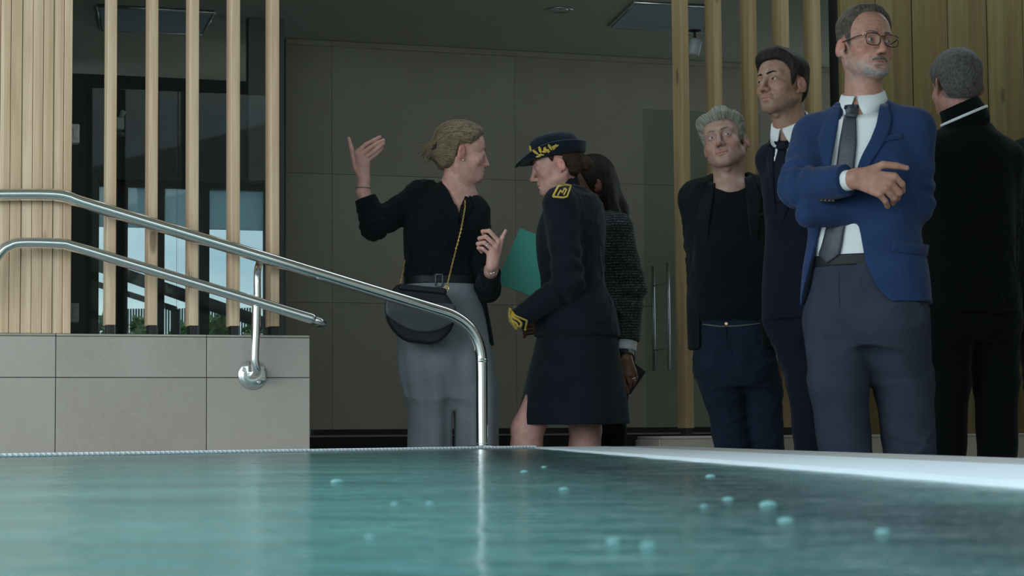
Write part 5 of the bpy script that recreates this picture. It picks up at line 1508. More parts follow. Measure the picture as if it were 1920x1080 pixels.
    def brim(ph, t, th_=0.0):
        cs, sn = math.cos(ph), math.sin(ph)           # sn = 1 front
        fr_ = max(sn, 0) ** 2.2; bk = max(-sn, 0) ** 2; sd = 1 - fr_ - bk
        out = .072 * fr_ + .026 * bk + .036 * max(sd, 0)
        up = -.010 * fr_ + .032 * bk + .043 * max(sd, 0)
        dip = -.010 * math.sin(math.pi * min(1, t * 1.3))
        o = out * (t ** .62 if sd > .3 else t ** .8); u = up * t ** 1.7 + dip
        rx, ry = .089 + o, .107 + o
        return np.array([rx * cs, -.010 + ry * sn, hz + .004 + u + .006 * sn])
    nt = 10; V = []
    for s_ in (0, 1):
        for j in range(nt):
            for k in range(nph):
                p = brim(2 * math.pi * k / nph, j / (nt - 1)); V.append(H.w(p + np.array([math.cos(2 * math.pi * k / nph) * -.0035, math.sin(2 * math.pi * k / nph) * -.0025, .0030]) * s_))
    N = nt * nph; F = []
    for j in range(nt - 1):
        for k in range(nph):
            a, b, c, d_ = j * nph + k, j * nph + (k + 1) % nph, (j + 1) * nph + (k + 1) % nph, (j + 1) * nph + k
            F.append((a, d_, c, b)); F.append((a + N, b + N, c + N, d_ + N))
    for k in range(nph):
        a, b = (nt - 1) * nph + k, (nt - 1) * nph + (k + 1) % nph; F.append((a, a + N, b + N, b))
    put('brim', from_arrays('brim', np.array(V), F), FELT, hat)
    mb = MB(); mb.tube([H.w(np.array([.0895 * math.cos(t), -.010 + .1075 * math.sin(t), hz + .014 + .006 * math.sin(t)])) for t in np.linspace(0, 2 * math.pi, 49)[:-1]], .006, 6, closed=True); mb.build('hat_band', m_plain('black_ribbon', (.008, .008, .010), .5), hat)
    def leaf(mb, ph, t, ang, L, W):
        e = .02; p = H.w(brim(ph, t)); pu = H.w(brim(ph + e, t)) - p; pv = H.w(brim(ph, t - e)) - p
        u = unit(pu); n_ = unit(np.cross(pu, pv)); n_ = n_ if np.dot(n_, H.w(brim(ph, t)) - H.w((0, -.01, hz + .03))) > 0 else -n_
        v = np.cross(n_, u); v = v if v[2] > 0 else -v
        dd = u * math.cos(ang) + v * math.sin(ang); s2 = np.cross(n_, dd)
        mb.sphere(frame4(p + n_ * .002 + dd * L * .5, dd * L * .55, s2 * W, n_ * .0022), 10, 6)
    mb = MB(); ph0 = R_(90 + 62)
    for (dp, t, an, L, W) in ((-24, .62, 2.3, .024, .0055), (-22, .62, 1.2, .026, .0055), (-18, .56, .7, .026, .005), (-27, .72, 2.9, .018, .004), (-25, .8, -1.8, .012, .006), (-12, .60, .35, .018, .0045), (-9, .62, 1.9, .020, .0065), (-2, .64, 1.7, .026, .0060), (3, .62, 1.1, .028, .0055), (0, .5, .1, .020, .0045), (-14, .52, 1.9, .016, .0045), (-6, .48, .4, .022, .004)):
        leaf(mb, ph0 - R_(dp), t, math.pi - an, L, W)
    mb.build('gold_leaf_emblem', M_BRAID, hat)
    mb = MB(); p = H.w((-.045, .088, hz + .052)); mb.sphere(frame4(p, H.R[:, 0] * .007, H.R[:, 1] * .005, H.R[:, 2] * .014), 10, 8); mb.build('cockade', M_BRAID, hat)
    # jacket, skirt
    NAV = m_cloth('midnight_uniform_wool', (.0100, .0142, .0205), .2, 1200, .1)
    zh = Z(632)
    rows = [(zs + .03, 0, -.01, .060, .060), (zs, 0, -.012, .115, .092), (zs - .05, 0, -.004, .152, .112), (zs - .13, 0, .006, .160, .130), (zs - .22, 0, .010, .152, .128), (zs - .33, 0, .004, .146, .124), (zs - .43, 0, -.008, .166, .150), (zh, 0, -.012, .184, .160)]
    jl = Loft(fr, rows, 2.2, .02)
    jk = [jl, Cone(fr.w((.05, -.01, zs + .006)), SR, .042, .056, .04), Cone(fr.w((-.05, -.01, zs + .006)), SL, .042, .058, .04)]
    sl_ = sleeve(SL, EL, WL, (.062, .056, .054, .042), rip=(.006, 4, .95, .4))
    jk += [Group(sleeve(SR, ER, WR, (.058, .052, .050, .040)) + [plane_cut(WR, unit(WR - ER), .06)], .03), Group(sl_ + [plane_cut(WL + unit(WL - EL) * .012, unit(WL - EL), .065)], .03)]
    sdf_obj('jacket', jk, .0048, NAV, root, disp=folds(41, .0052, 15))
    nd = unit(H.w((0, -.022, -.045)) - nb)
    cq = [Cone(nb - nd * .03, nb + nd * .052, .066, .053, .01), Cone(nb - nd * .03, nb + nd * .11, .058, .044, .003, -1)]
    sdf_obj('collar', cq, .003, NAV, root)
    cq = [Cone(nb - nd * .0, nb + nd * .055, .054, .0500, .002), Cone(nb - nd * .04, nb + nd * .12, .0515, .0465, .002, -1)]
    sdf_obj('shirt_collar', cq, .0025, M_SHIRT, root)
    zk = Z(796)
    def plt(q, a): return (.008 * np.sin(a * 5 + .6) * sstep(-q[:, 2], -zh, -zk)).astype(F32)
    sk = [Loft(fr, [(zh + .10, 0, -.01, .150, .130), (zh, 0, -.012, .176, .152), ((zh + zk) / 2, 0, .0, .208, .186), (zk, .0, .012, .236, .214)], 2.1, .02, 1, plt), Loft(fr, [(zk - .02, 0, .012, .215, .195), (zk + .06, 0, .008, .200, .180), (zk + .10, 0, .0, .10, .08)], 2.1, .01, -1)]
    sdf_obj('skirt', sk, .0055, NAV, root, disp=lambda p: (.002 * wob(p * np.array([1, 1, .4], F32), 18, 3)).astype(F32))
    # gold: shoulder board, cuff braid
    sb = jk[:3] + sl_
    ribbon('shoulder_board', [(1037, 369), (1047, 350), (1060, 347), (1070, 349), (1063, 369), (1056, 371)], 3.2, sb, M_BRAID, root, Y0 - .5, .004, .004, 40, closed=True)
    ribbon('shoulder_board', [(1046, 367), (1051, 358), (1055, 362), (1058, 354), (1062, 357), (1057, 366)], 2.6, sb, M_BRAID, root, Y0 - .5, .004, .004, 24)
    for k, (pts, w) in enumerate(((((957, 578), (955, 588), (957, 602), (970, 618)), 4.0), (((957, 580), (966, 592), (988, 601)), 3.2), (((988, 600), (986, 610), (984, 619)), 3.2), (((958, 588), (964, 596), (972, 600), (978, 606), (975, 614)), 4.5), (((956, 596), (962, 603), (968, 606), (972, 613)), 4.5), (((961, 590), (959, 600), (965, 611)), 3))):
        ribbon('cuff_braid', list(pts), w, sb, M_BRAID, root, Y0 - .5, .003, .003, 16)
    for a, sx in ((a1, -1), (a2, 1)): 
        q = fr.R.T @ (a - fr.o); shoe(fr, q[0], q[1], 0, root, M_SHOE, .24)
    rebase(root)
    # the green folder she holds against her chest
    Yf = Y0 - .03
    A, B = P(975, 428, Yf + .02), P(931, 530, Yf - .02); e1 = unit(B - A); n0 = unit(np.array([-.10, -.95, .05])); n0 = unit(n0 - e1 * (n0 @ e1)); e2 = np.cross(n0, e1); e2 = e2 if e2[0] > 0 else -e2
    c = (A + B) / 2 + e2 * .16; fo = empty('folder', c); tag(fo, 'green card folder held under the uniformed woman\'s arm', 'folder')
    w = np.linalg.norm(B - A); GREEN = m_plain('green_card', (.034, .29, .225), .55)
    for k, nm in enumerate(('front_cover', 'back_cover')):
        mb = MB(); mb.box((w, .32, .0016), frame4(n0 * (.0022 if k == 0 else -.0022), e1, e2, np.cross(e1, e2)), .0004, 1); mb.build(nm, GREEN, fo)
    mb = MB(); mb.box((w * .95, .30, .002), frame4((0, 0, 0), e1, e2, np.cross(e1, e2))); mb.build('paper', M_SHIRT, fo)
officer()
# ================================================================ man with grey hair, black blazer over a black sweater, jeans
def grey_man():
    Y0 = 7.840; root = person('person', *P(1376, 820, Y0)[:2], 'man with swept grey hair in an open black blazer, black sweater and dark jeans')
    fr = Frame(P(1376, 600, Y0)[0], Y0, -6); Z = lambda y, px=1376: float(P(px, y, Y0)[2])
    H = Head(P(1358, 266, Y0 - .03), -20, 9, -11, (.99, .98, .99))
    hf = face(H, jaw=1.10, nose=1.0, brow=.9, cheek=1.05, lips=.85, full=1.05, eyeopen=.85)
    hf = creases(H, hf, 1.2, 1.4)
    nb = P(1368, 346, Y0 - .0); zs = Z(350)
    SR = fr.w((.136, 0, zs - .045)); SL = fr.w((-.150, 0, zs - .04))
    ER = P(1320, 500, Y0 + .03); WR = P(1334, 590, Y0 - .02); EL = P(1446, 500, Y0 + .04); WL = P(1436, 588, Y0)
    pr = hf + neck(H, nb, .056, .062) + [trunk_core(fr, zs - .03, zs - .4, .06), Cone(fr.w((.13, 0, zs - .05)), fr.w((-.13, 0, zs - .05)), .035, .035, .04), Ell(fr.w((0, .03, zs - .02)), (.07, .06, .05), None, .03)]
    for S, E, W, dx in ((SR, ER, WR, 1), (SL, EL, WL, -1)):
        hw = W + np.array([0, -.01, -.05]); ch = [[hw + np.array([-.03 + .018 * i, .0, -.075]), hw + np.array([-.03 + .018 * i, .012, -.115]), hw + np.array([-.028 + .016 * i, .03, -.14])] for i in range(4)]
        th = [hw + np.array([dx * .025, -.01, -.03]), hw + np.array([dx * .035, -.012, -.06]), hw + np.array([dx * .032, -.008, -.09])]
        pr += [Cone(S, E, .034, .03, .02), Cone(E, W, .03, .026, .02), Cone(W, hw, .026, .024, .02)] + hand_px(hw, ch, th, 1.0)
    def fld(q):
        x, y, z = q[:, 0], q[:, 1], q[:, 2]
        zb = np.interp(y, [-.12, -.07, -.045, -.034, -.028, .004, .014, .028, .042, .056, .07, .1], [-.085, -.085, -.075, -.05, .0, .004, -.030, -.02, .03, .050, .058, .064])
        m = sstep(z - zb, -.006, .008)
        t = .010 + .009 * sstep(z, .03, .10) + .008 * np.exp(-((y - .06) / .03) ** 2) * sstep(z, .04, .08) + .004 * sstep(np.abs(x), .05, .075)
        t = t * (.95 + .16 * np.sin(np.arctan2(x + .02, z + .03) * 9 + y * 25))
        return t * m * (.3 + .7 * sstep(z - zb, 0, .03)) - .010 * (1 - m)
    body(root, pr, H, (.40, .255, .205), hairf=fld, hairc=(.16, .14, .11))
    eyes(H, unit(np.array([.10, -1, -.05])), root, EYES_BLUE)
    MH = m_hair('hair_silver', (.085, .075, .055), (.36, .345, .29))
    brows(H, hf, root, m_hair('brow_sandy', (.14, .11, .08), (.22, .18, .14)), .7)
    hair(H, fld, lambda q: np.stack([np.arctan2(q[:, 0] + .02, q[:, 2] + .03) * 26 + q[:, 1] * 30, q[:, 1] * 14, q[:, 2] * 12], 1), root, MH, amp=.004)
    BLK = m_cloth('charcoal_blazer', (.0085, .0108, .0118), .25, 900, .05); KN = m_cloth('black_knit', (.0055, .0070, .0085), .2, 700, .1)
    zh = Z(655); zb = Z(598)
    sw = [Loft(fr, [(zs + .015, 0, -.015, .075, .068), (zs - .02, 0, -.008, .125, .092), (zs - .1, 0, .002, .160, .112), (Z(480), 0, .018, .158, .126), (zb + .03, 0, .016, .158, .124), (zb - .01, 0, .012, .160, .120)], 2.3, .02), Cone(nb + UP * .12, nb - UP * .012, .050, .067, .01, -1)]
    sdf_obj('sweater', sw, .005, KN, root, disp=folds(51, .0025, 15))
    JEAN = m_cloth('dark_denim', (.0105, .0185, .032), .3, 1300, .05)
    kR, kL = P(1356, 730, Y0), P(1428, 728, Y0 + .02); aR, aL = P(1402, 1010, Y0 + .05), P(1452, 1010, Y0 + .06); aR[2] = aL[2] = .07
    tr, tq, td = trousers('jeans', fr, Z(700), zb + .004, .070, (kR, kL), (aR, aL), JEAN, root, rw=.152, yw=.115, rth=.084, rk=.074, ra=.056, rh=.152, yh=.118, amp=.005, cy=.006)
    ribbon('waistband_seam', [(1318, 608), (1350, 612), (1384, 611), (1430, 606)], 2.2, tq, m_plain('denim_seam', (.10, .10, .09), .8), root, Y0 - .4, .002, .003, 24)
    ribbon('fly_seam', [(1360, 612), (1362, 640), (1372, 662)], 2.5, tq, JEAN, root, Y0 - .4, .003, .004, 14)
    mb = MB(); p = cast(tq, [1362], [607], Y0 - .4)[0][0]; mb.lathe([(.008, 0), (.008, .002), (.005, .003)], frame4(p, fr.R[:, 0], UP, fr.R[:, 1]), 14); mb.build('button', m_metal('brass_button', (.45, .33, .16), .3), root)
    jl = Loft(fr, suit_rows(zs + .004, Z(490), zh, .146, .164, .166, .178, .120, .124, .138), 2.3, .02)
    jk = [jl, Cone(fr.w((.05, -.02, zs + .010)), SR, .050, .064, .04), Cone(fr.w((-.05, -.02, zs + .010)), SL, .050, .064, .04)]
    jb = list(jk)
    def lx(px, y, dy=.10):
        v = ray(px, y); o = fr.o + fr.R[:, 1] * dy; t = np.dot(o - EYE, fr.R[:, 1]) / np.dot(v, fr.R[:, 1]); q = fr.R.T @ (EYE + v * t - fr.o); return (float(q[2]), float(q[0]))
    jk += [cut_front(fr, [lx(*k) for k in ((1400, 320), (1400, 345), (1404, 420), (1412, 500), (1425, 600), (1432, 680))], [lx(*k) for k in ((1342, 320), (1338, 345), (1328, 420), (1320, 500), (1312, 600), (1312, 680))], -.02, zh - .05, zs + .2)]
    jk += [Group(sleeve(SL, EL, WL, (.066, .058, .056, .046)) + [plane_cut(WL, unit(WL - EL), .07)], .03), Group(sleeve(SR, ER, WR, (.066, .058, .056, .046), rip=(.005, 4.5, .9, .35)) + [plane_cut(WR, unit(WR - ER), .07)], .03)]
    jk += [Cone(nb + UP * .14, nb - UP * .03, .058, .074, .012, -1)]
    sdf_obj('blazer', jk, .005, BLK, root, disp=folds(61, .006, 15))
    sheet('lapel', [(1341, 345), (1336, 380), (1330, 420), (1322, 500)], [(1330, 344), (1310, 388), (1313, 402), (1318, 500)], jb, BLK, root, Y0 - .4, .006, .007, 22, 7)
    sheet('lapel', [(1396, 335), (1400, 375), (1404, 420), (1412, 500)], [(1408, 330), (1428, 372), (1424, 390), (1417, 500)], jb, BLK, root, Y0 - .4, .006, .007, 22, 7)
    ribbon('pocket_welt', [(1412, 408), (1436, 402)], 7, jb, BLK, root, Y0 - .4, .005, .006, 10)
    for a, yw in ((aR, 6), (aL, -6)): q = fr.R.T @ (a - fr.o); shoe(fr, q[0], q[1], yw, root, M_SHOE)
    rebase(root)
grey_man()

# ================================================================ dark-haired man in a navy suit, behind the blue suit
def dark_man():
    Y0 = 7.443; root = person('person', *P(1510, 820, Y0)[:2], 'dark haired man in a dark navy suit looking up, half hidden by the blue suit')
    fr = Frame(P(1520, 600, Y0)[0], Y0, -38); Z = lambda y, px=1512: float(P(px, y, Y0)[2])
    H = Head(P(1465, 160, Y0 - .02), -46, 7, -5, (1.0, .99, 1.0))
    hf = face(H, jaw=1.02, nose=1.05, brow=1.15, cheek=1.0, lips=1.0, full=.98)
    hf = creases(H, hf, 1.1, .8)
    nb = P(1486, 250, Y0 + .02); zs = Z(268)
    SR = fr.w((.146, -.005, zs - .05)); SL = fr.w((-.155, -.005, zs - .045))
    ER = P(1474, 418, Y0 - .02); WR = P(1484, 500, Y0 - .02); EL = P(1590, 430, Y0 + .12); WL = P(1585, 560, Y0 + .05)
    pr = hf + neck(H, nb, .053, .060) + [trunk_core(fr, zs - .03, zs - .4, .06), Cone(fr.w((.13, 0, zs - .05)), fr.w((-.13, 0, zs - .05)), .035, .035, .04)]
    for S, E, W, dx in ((SR, ER, WR, -1), (SL, EL, WL, 1)):
        hw = W + (W - E) * .12 + np.array([.03 * -dx, .04, 0]); d = unit(W - E + np.array([.08 * -dx, .09, 0])); sd = fr.R[:, 1] * .018
        ch = [[hw + d * .075 + sd * (1.5 - i), hw + d * .11 + sd * (1.4 - i) * .9, hw + d * .135 + sd * (1.4 - i) * .8 + np.array([.02 * dx, 0, 0])] for i in range(4)]
        th = [hw + d * .03 + sd * 2, hw + d * .055 + sd * 2.4, hw + d * .08 + sd * 2.3]
        pr += [Cone(S, E, .034, .03, .02), Cone(E, W, .03, .026, .02), Cone(W, hw, .026, .024, .02)] + hand_px(hw, ch, th, 1.0)
    f0 = short_field(zf=.072, tmax=.013, temple=.005, top=1.7, side=.8)
    def fld(q): return f0(q) + (f0(q) > 0) * .012 * np.exp(-((q[:, 1] - .068) / .025) ** 2) * sstep(q[:, 2], .055, .09)
    body(root, pr, H, (.37, .225, .165), beard=(.16, .12, .10), beard_amt=.38, hairf=f0, hairc=(.05, .035, .028))
    eyes(H, unit(H.R[:, 1] + np.array([-.10, 0, .02])), root, EYES_BROWN)
    MH = m_hair('hair_dark_brown', (.006, .005, .004), (.034, .026, .020))
    brows(H, hf, root, MH, .95)
    hair(H, fld, lambda q: np.stack([q[:, 0] * 120, q[:, 1] * 30, q[:, 2] * 40], 1), root, MH, amp=.0035)
    NV_ = m_cloth('dark_navy_wool', (.0075, .0100, .0200), .2, 1200, .06)
    zh = Z(598); zb = Z(505)
    sh = [Loft(fr, [(zs + .02, 0, -.02, .07, .062), (zs - .02, 0, -.01, .135, .095), (zs - .1, 0, .002, .158, .110), (Z(430), 0, .006, .152, .112), (zb - .02, 0, .004, .150, .110)], 2.3, .02)]
    sdf_obj('shirt', sh, .006, M_SHIRT, root)
    kR, kL = P(1514, 716, Y0 - .06), P(1572, 716, Y0 + .08); aR, aL = P(1538, 1020, Y0 - .02), P(1600, 1020, Y0 + .10); aR[2] = aL[2] = .07
    trousers('trousers', fr, Z(610), zb, .085, (kR, kL), (aR, aL), NV_, root, rw=.152, yw=.114, rth=.098, rk=.070, ra=.060, rh=.170, yh=.124, amp=.004)
    jl = Loft(fr, suit_rows(zs + .004, Z(440), zh, .150, .168, .162, .182, .120, .120, .136), 2.3, .02)
    jk = [jl, Cone(fr.w((.05, -.02, zs + .012)), SR, .050, .066, .04), Cone(fr.w((-.05, -.02, zs + .012)), SL, .050, .066, .04)]
    jb = list(jk)
    jk += [cut_front(fr, [(zs + .10, -.055), (zs - .04, -.050), (zs - .14, -.030), (zs - .22, .0), (zs - .23, .001)], [(zs + .10, .055), (zs - .04, .050), (zs - .14, .030), (zs - .22, .0), (zs - .23, -.001)], -.02, zs - .23, zs + .2)]
    jk += [Group(sleeve(SL, EL, WL, (.062, .056, .054, .044)) + [plane_cut(WL, unit(WL - EL), .07)], .03), Group(sleeve(SR, ER, WR, (.062, .056, .054, .044), rip=(.005, 4.5, .9, .35)) + [plane_cut(WR, unit(WR - ER), .07)], .02)]
    jk += [Cone(nb + UP * .14, nb - UP * .02, .058, .074, .012, -1)]
    sdf_obj('jacket', jk, .0052, NV_, root, disp=folds(71, .005, 14))
    cu = [Cone(WR - unit(WR - ER) * .03, WR + unit(WR - ER) * .014, .036, .035, .002), plane_cut(WR + unit(WR - ER) * .014, unit(WR - ER), .06)]
    sdf_obj('shirt_cuff', cu, .004, M_SHIRT, root)
    shirt_collar(nb + np.array([0, 0, .006]), unit(H.w((0, -.02, -.06)) - nb), P(1460, 262, Y0 - .06) - nb, .067, M_SHIRT, root, hb=.062, ht=.036, gap=5)
    shirt_collar(nb + np.array([0, 0, -.004]), unit(H.w((0, -.02, -.06)) - nb), fr.R[:, 1], .079, NV_, root, hb=.020, ht=-.01, drop=.045, name='jacket_collar', gap=48)
    TI = m_cloth('dark_navy_silk', (.010, .012, .024), .2, 1500, 0, .5)
    nk = neck(H, nb, .053, .060) + sh
    sheet('tie_knot', [(1459, 262), (1464, 274), (1463, 284)], [(1478, 263), (1480, 275), (1474, 284)], nk, TI, root, Y0 - .4, .020, .016, 10, 6, bulge=.004)
    sheet('tie', [(1462, 282), (1452, 320), (1452, 380)], [(1476, 282), (1474, 320), (1472, 380)], sh, TI, root, Y0 - .4, .010, .006, 20, 6, bulge=.002)
    sheet('lapel', [(1453, 262), (1451, 300), (1452, 350), (1458, 420)], [(1448, 264), (1440, 300), (1442, 316), (1455, 420)], jb, NV_, root, Y0 - .5, .006, .007, 20, 6)
    sheet('lapel', [(1504, 240), (1494, 265), (1483, 310), (1464, 420)], [(1516, 240), (1522, 272), (1512, 300), (1468, 420)], jb, NV_, root, Y0 - .5, .006, .007, 20, 6)
    for a, yw in ((aR, 4), (aL, -4)): q = fr.R.T @ (a - fr.o); shoe(fr, q[0], q[1], yw, root, M_SHOE)
    rebase(root)
dark_man()

# ================================================================ men in black on the right: one from behind, one at the edge
def back_man(name, Y0, px, yaw, headpx, hyaw, hpitch, zpx, arms, label, hairm, hairargs, cloth, hem, knees, ankles, hands=None, seed=81, rs=.182, ringpx=None):
    root = person('person', *P(px, 820, Y0)[:2], label)
    fr = Frame(P(px, 600, Y0)[0], Y0, yaw); Z = lambda y: float(P(px, y, Y0)[2])
    H = Head(P(*headpx, Y0), hyaw, hpitch, 0, (1.02, 1.0, 1.0))
    hf = face(H, jaw=1.08, full=1.05)
    zs = Z(zpx); nb = (H.w((0, -.03, -.05)) * .25 + fr.w((0, -.025, zs + .045)) * .75)
    nb = fr.w((0, -.03, zs + .02)); nb[:2] = nb[:2] * .6 + H.c[:2] * .4
    SR = fr.w((.152, -.005, zs - .065)); SL = fr.w((-.152, -.005, zs - .065))
    (ER, WR), (EL, WL) = arms
    pr = hf + neck(H, nb, .058, .066) + [trunk_core(fr, zs - .03, zs - .4, .06), Cone(fr.w((.13, 0, zs - .05)), fr.w((-.13, 0, zs - .05)), .035, .035, .04)]
    for k, (S, E, W) in enumerate(((SR, ER, WR), (SL, EL, WL))):
        hw = W + unit(W - E) * .035; d = unit(W - E); f = fr.R[:, 1]; s = unit(np.cross(d, f)); s2 = unit(np.cross(s, d))
        ch = [[hw + d * .078 + s2 * (.028 - .018 * i), hw + d * .108 + s2 * (.026 - .017 * i) + s * .01, hw + d * .125 + s2 * (.024 - .016 * i) + s * .03] for i in range(4)]
        th = [hw + d * .03 + s2 * .035, hw + d * .06 + s2 * .046, hw + d * .085 + s2 * .044]
        pr += [Cone(S, E, .034, .03, .02), Cone(E, W, .03, .026, .02), Cone(W, hw, .026, .024, .02)] + hand_px(hw, ch, th, 1.0)
    f0 = short_field(**hairargs)
    body(root, pr, H, (.40, .215, .175), hairf=f0, hairc=(.10, .09, .08))
    eyes(H, H.R[:, 1], root, EYES_BROWN)
    hair(H, f0, lambda q: q * np.array([150, 120, 70]), root, hairm, amp=.002, freq=1.2)
    brows(H, hf, root, hairm, .9)
    zh = Z(hem)
    jl = Loft(fr, suit_rows(zs + .004, zs - .44, zh, rs - .010, rs + .006, rs, rs + .014, .130, .134, .145), 2.3, .02)
    jk = [jl, Cone(fr.w((.05, -.03, zs + .010)), SR, .052, .060, .05), Cone(fr.w((-.05, -.03, zs + .010)), SL, .052, .060, .05)]
    jk += [Group(sleeve(S, E, W, (.064, .058, .056, .047)) + [plane_cut(W, unit(W - E), .07)], .03) for S, E, W in ((SL, EL, WL), (SR, ER, WR))]
    nd = unit(H.w((0, -.022, -.045)) - nb)
    jk += [Cone(nb + nd * .16, nb - nd * .02, .060, .070, .010, -1)]
    sdf_obj('jacket', jk, .0055, cloth, root, disp=folds(seed, .0055, 13))
    if ringpx is not None:              # stand-up collar with a white edge showing round the nape
        n_ = unit(nd * .9 + np.array([-.34, 0, .15])); c = P(*ringpx, Y0 - .035)
        sdf_obj('jacket_collar', [Cone(c - n_ * .02, c + n_ * .040, .085, .073, .002), Cone(c - n_ * .03, c + n_ * .11, .078, .055, .004, -1), plane_cut(c + n_ * .040, n_, .14)], .0035, cloth, root)
        sdf_obj('shirt_collar', [Cone(c - n_ * .012, c - n_ * .002, .0895, .0885, .002), plane_cut(c - n_ * .002, n_, .16), plane_cut(c - n_ * .012, -n_, .16), Cone(c - n_ * .05, c + n_ * .05, .079, .079, .003, -1)], .003, M_SHIRT, root)
    else: shirt_collar(nb - nd * .004, nd, fr.R[:, 1], .0685, M_SHIRT, root, hb=.040, ht=.03)
    trousers('trousers', fr, zh - .04, zh + .16, .088, knees, ankles, cloth, root, rw=.160, yw=.12, rth=.100, rk=.076, ra=.066, rh=.176, yh=.13, amp=.005)
    for a, yw in zip(ankles, (5, -5)): q = fr.R.T @ (np.asarray(a) - fr.o); shoe(fr, q[0], q[1], yw, root, M_SHOE)
    rebase(root); return root
BLACKS = m_cloth('black_suit_wool', (.0045, .0055, .0062), .2, 1100, .05)
def _flat(p): p = np.array(p); p[2] = .07; return p
back_man('person', 7.233, 1818, -168, (1793, 160), -166, -4, 262, ((P(1884, 410, 7.292), P(1880, 540, 7.443)), (P(1742, 400, 7.327), P(1760, 540, 7.467))),
         'man seen from behind with short grey hair, black suit and white collar', m_hair('hair_iron_grey', (.035, .032, .029), (.15, .145, .135)), dict(zf=.075, tmax=.011, top=1.3, side=.9), BLACKS, 590,
         (P(1868, 716, 7.257), P(1775, 716, 7.233)), (_flat(P(1872, 1010, 7.292)), _flat(P(1770, 1010, 7.292))), seed=81, rs=.168, ringpx=(1806, 214))
back_man('person', 8.108, 1992, -20, (1985, 130), -25, 0, 262, ((P(1925, 420, 8.167), P(1884, 592, 8.003)), (P(2080, 430, 8.167), P(2085, 570, 8.108))),
         'man in a dark suit cut off by the picture edge, sleeve and hand showing', m_hair('hair_brown', (.02, .015, .01), (.08, .06, .045)), dict(zf=.075, tmax=.012, top=1.3, side=.9), m_cloth('charcoal_green_wool', (.0080, .0100, .0090), .2, 1100, .05), 612,
         (P(1958, 716, 8.132), P(2035, 716, 8.132)), (_flat(P(1955, 980, 8.167)), _flat(P(2040, 980, 8.167))), seed=91)

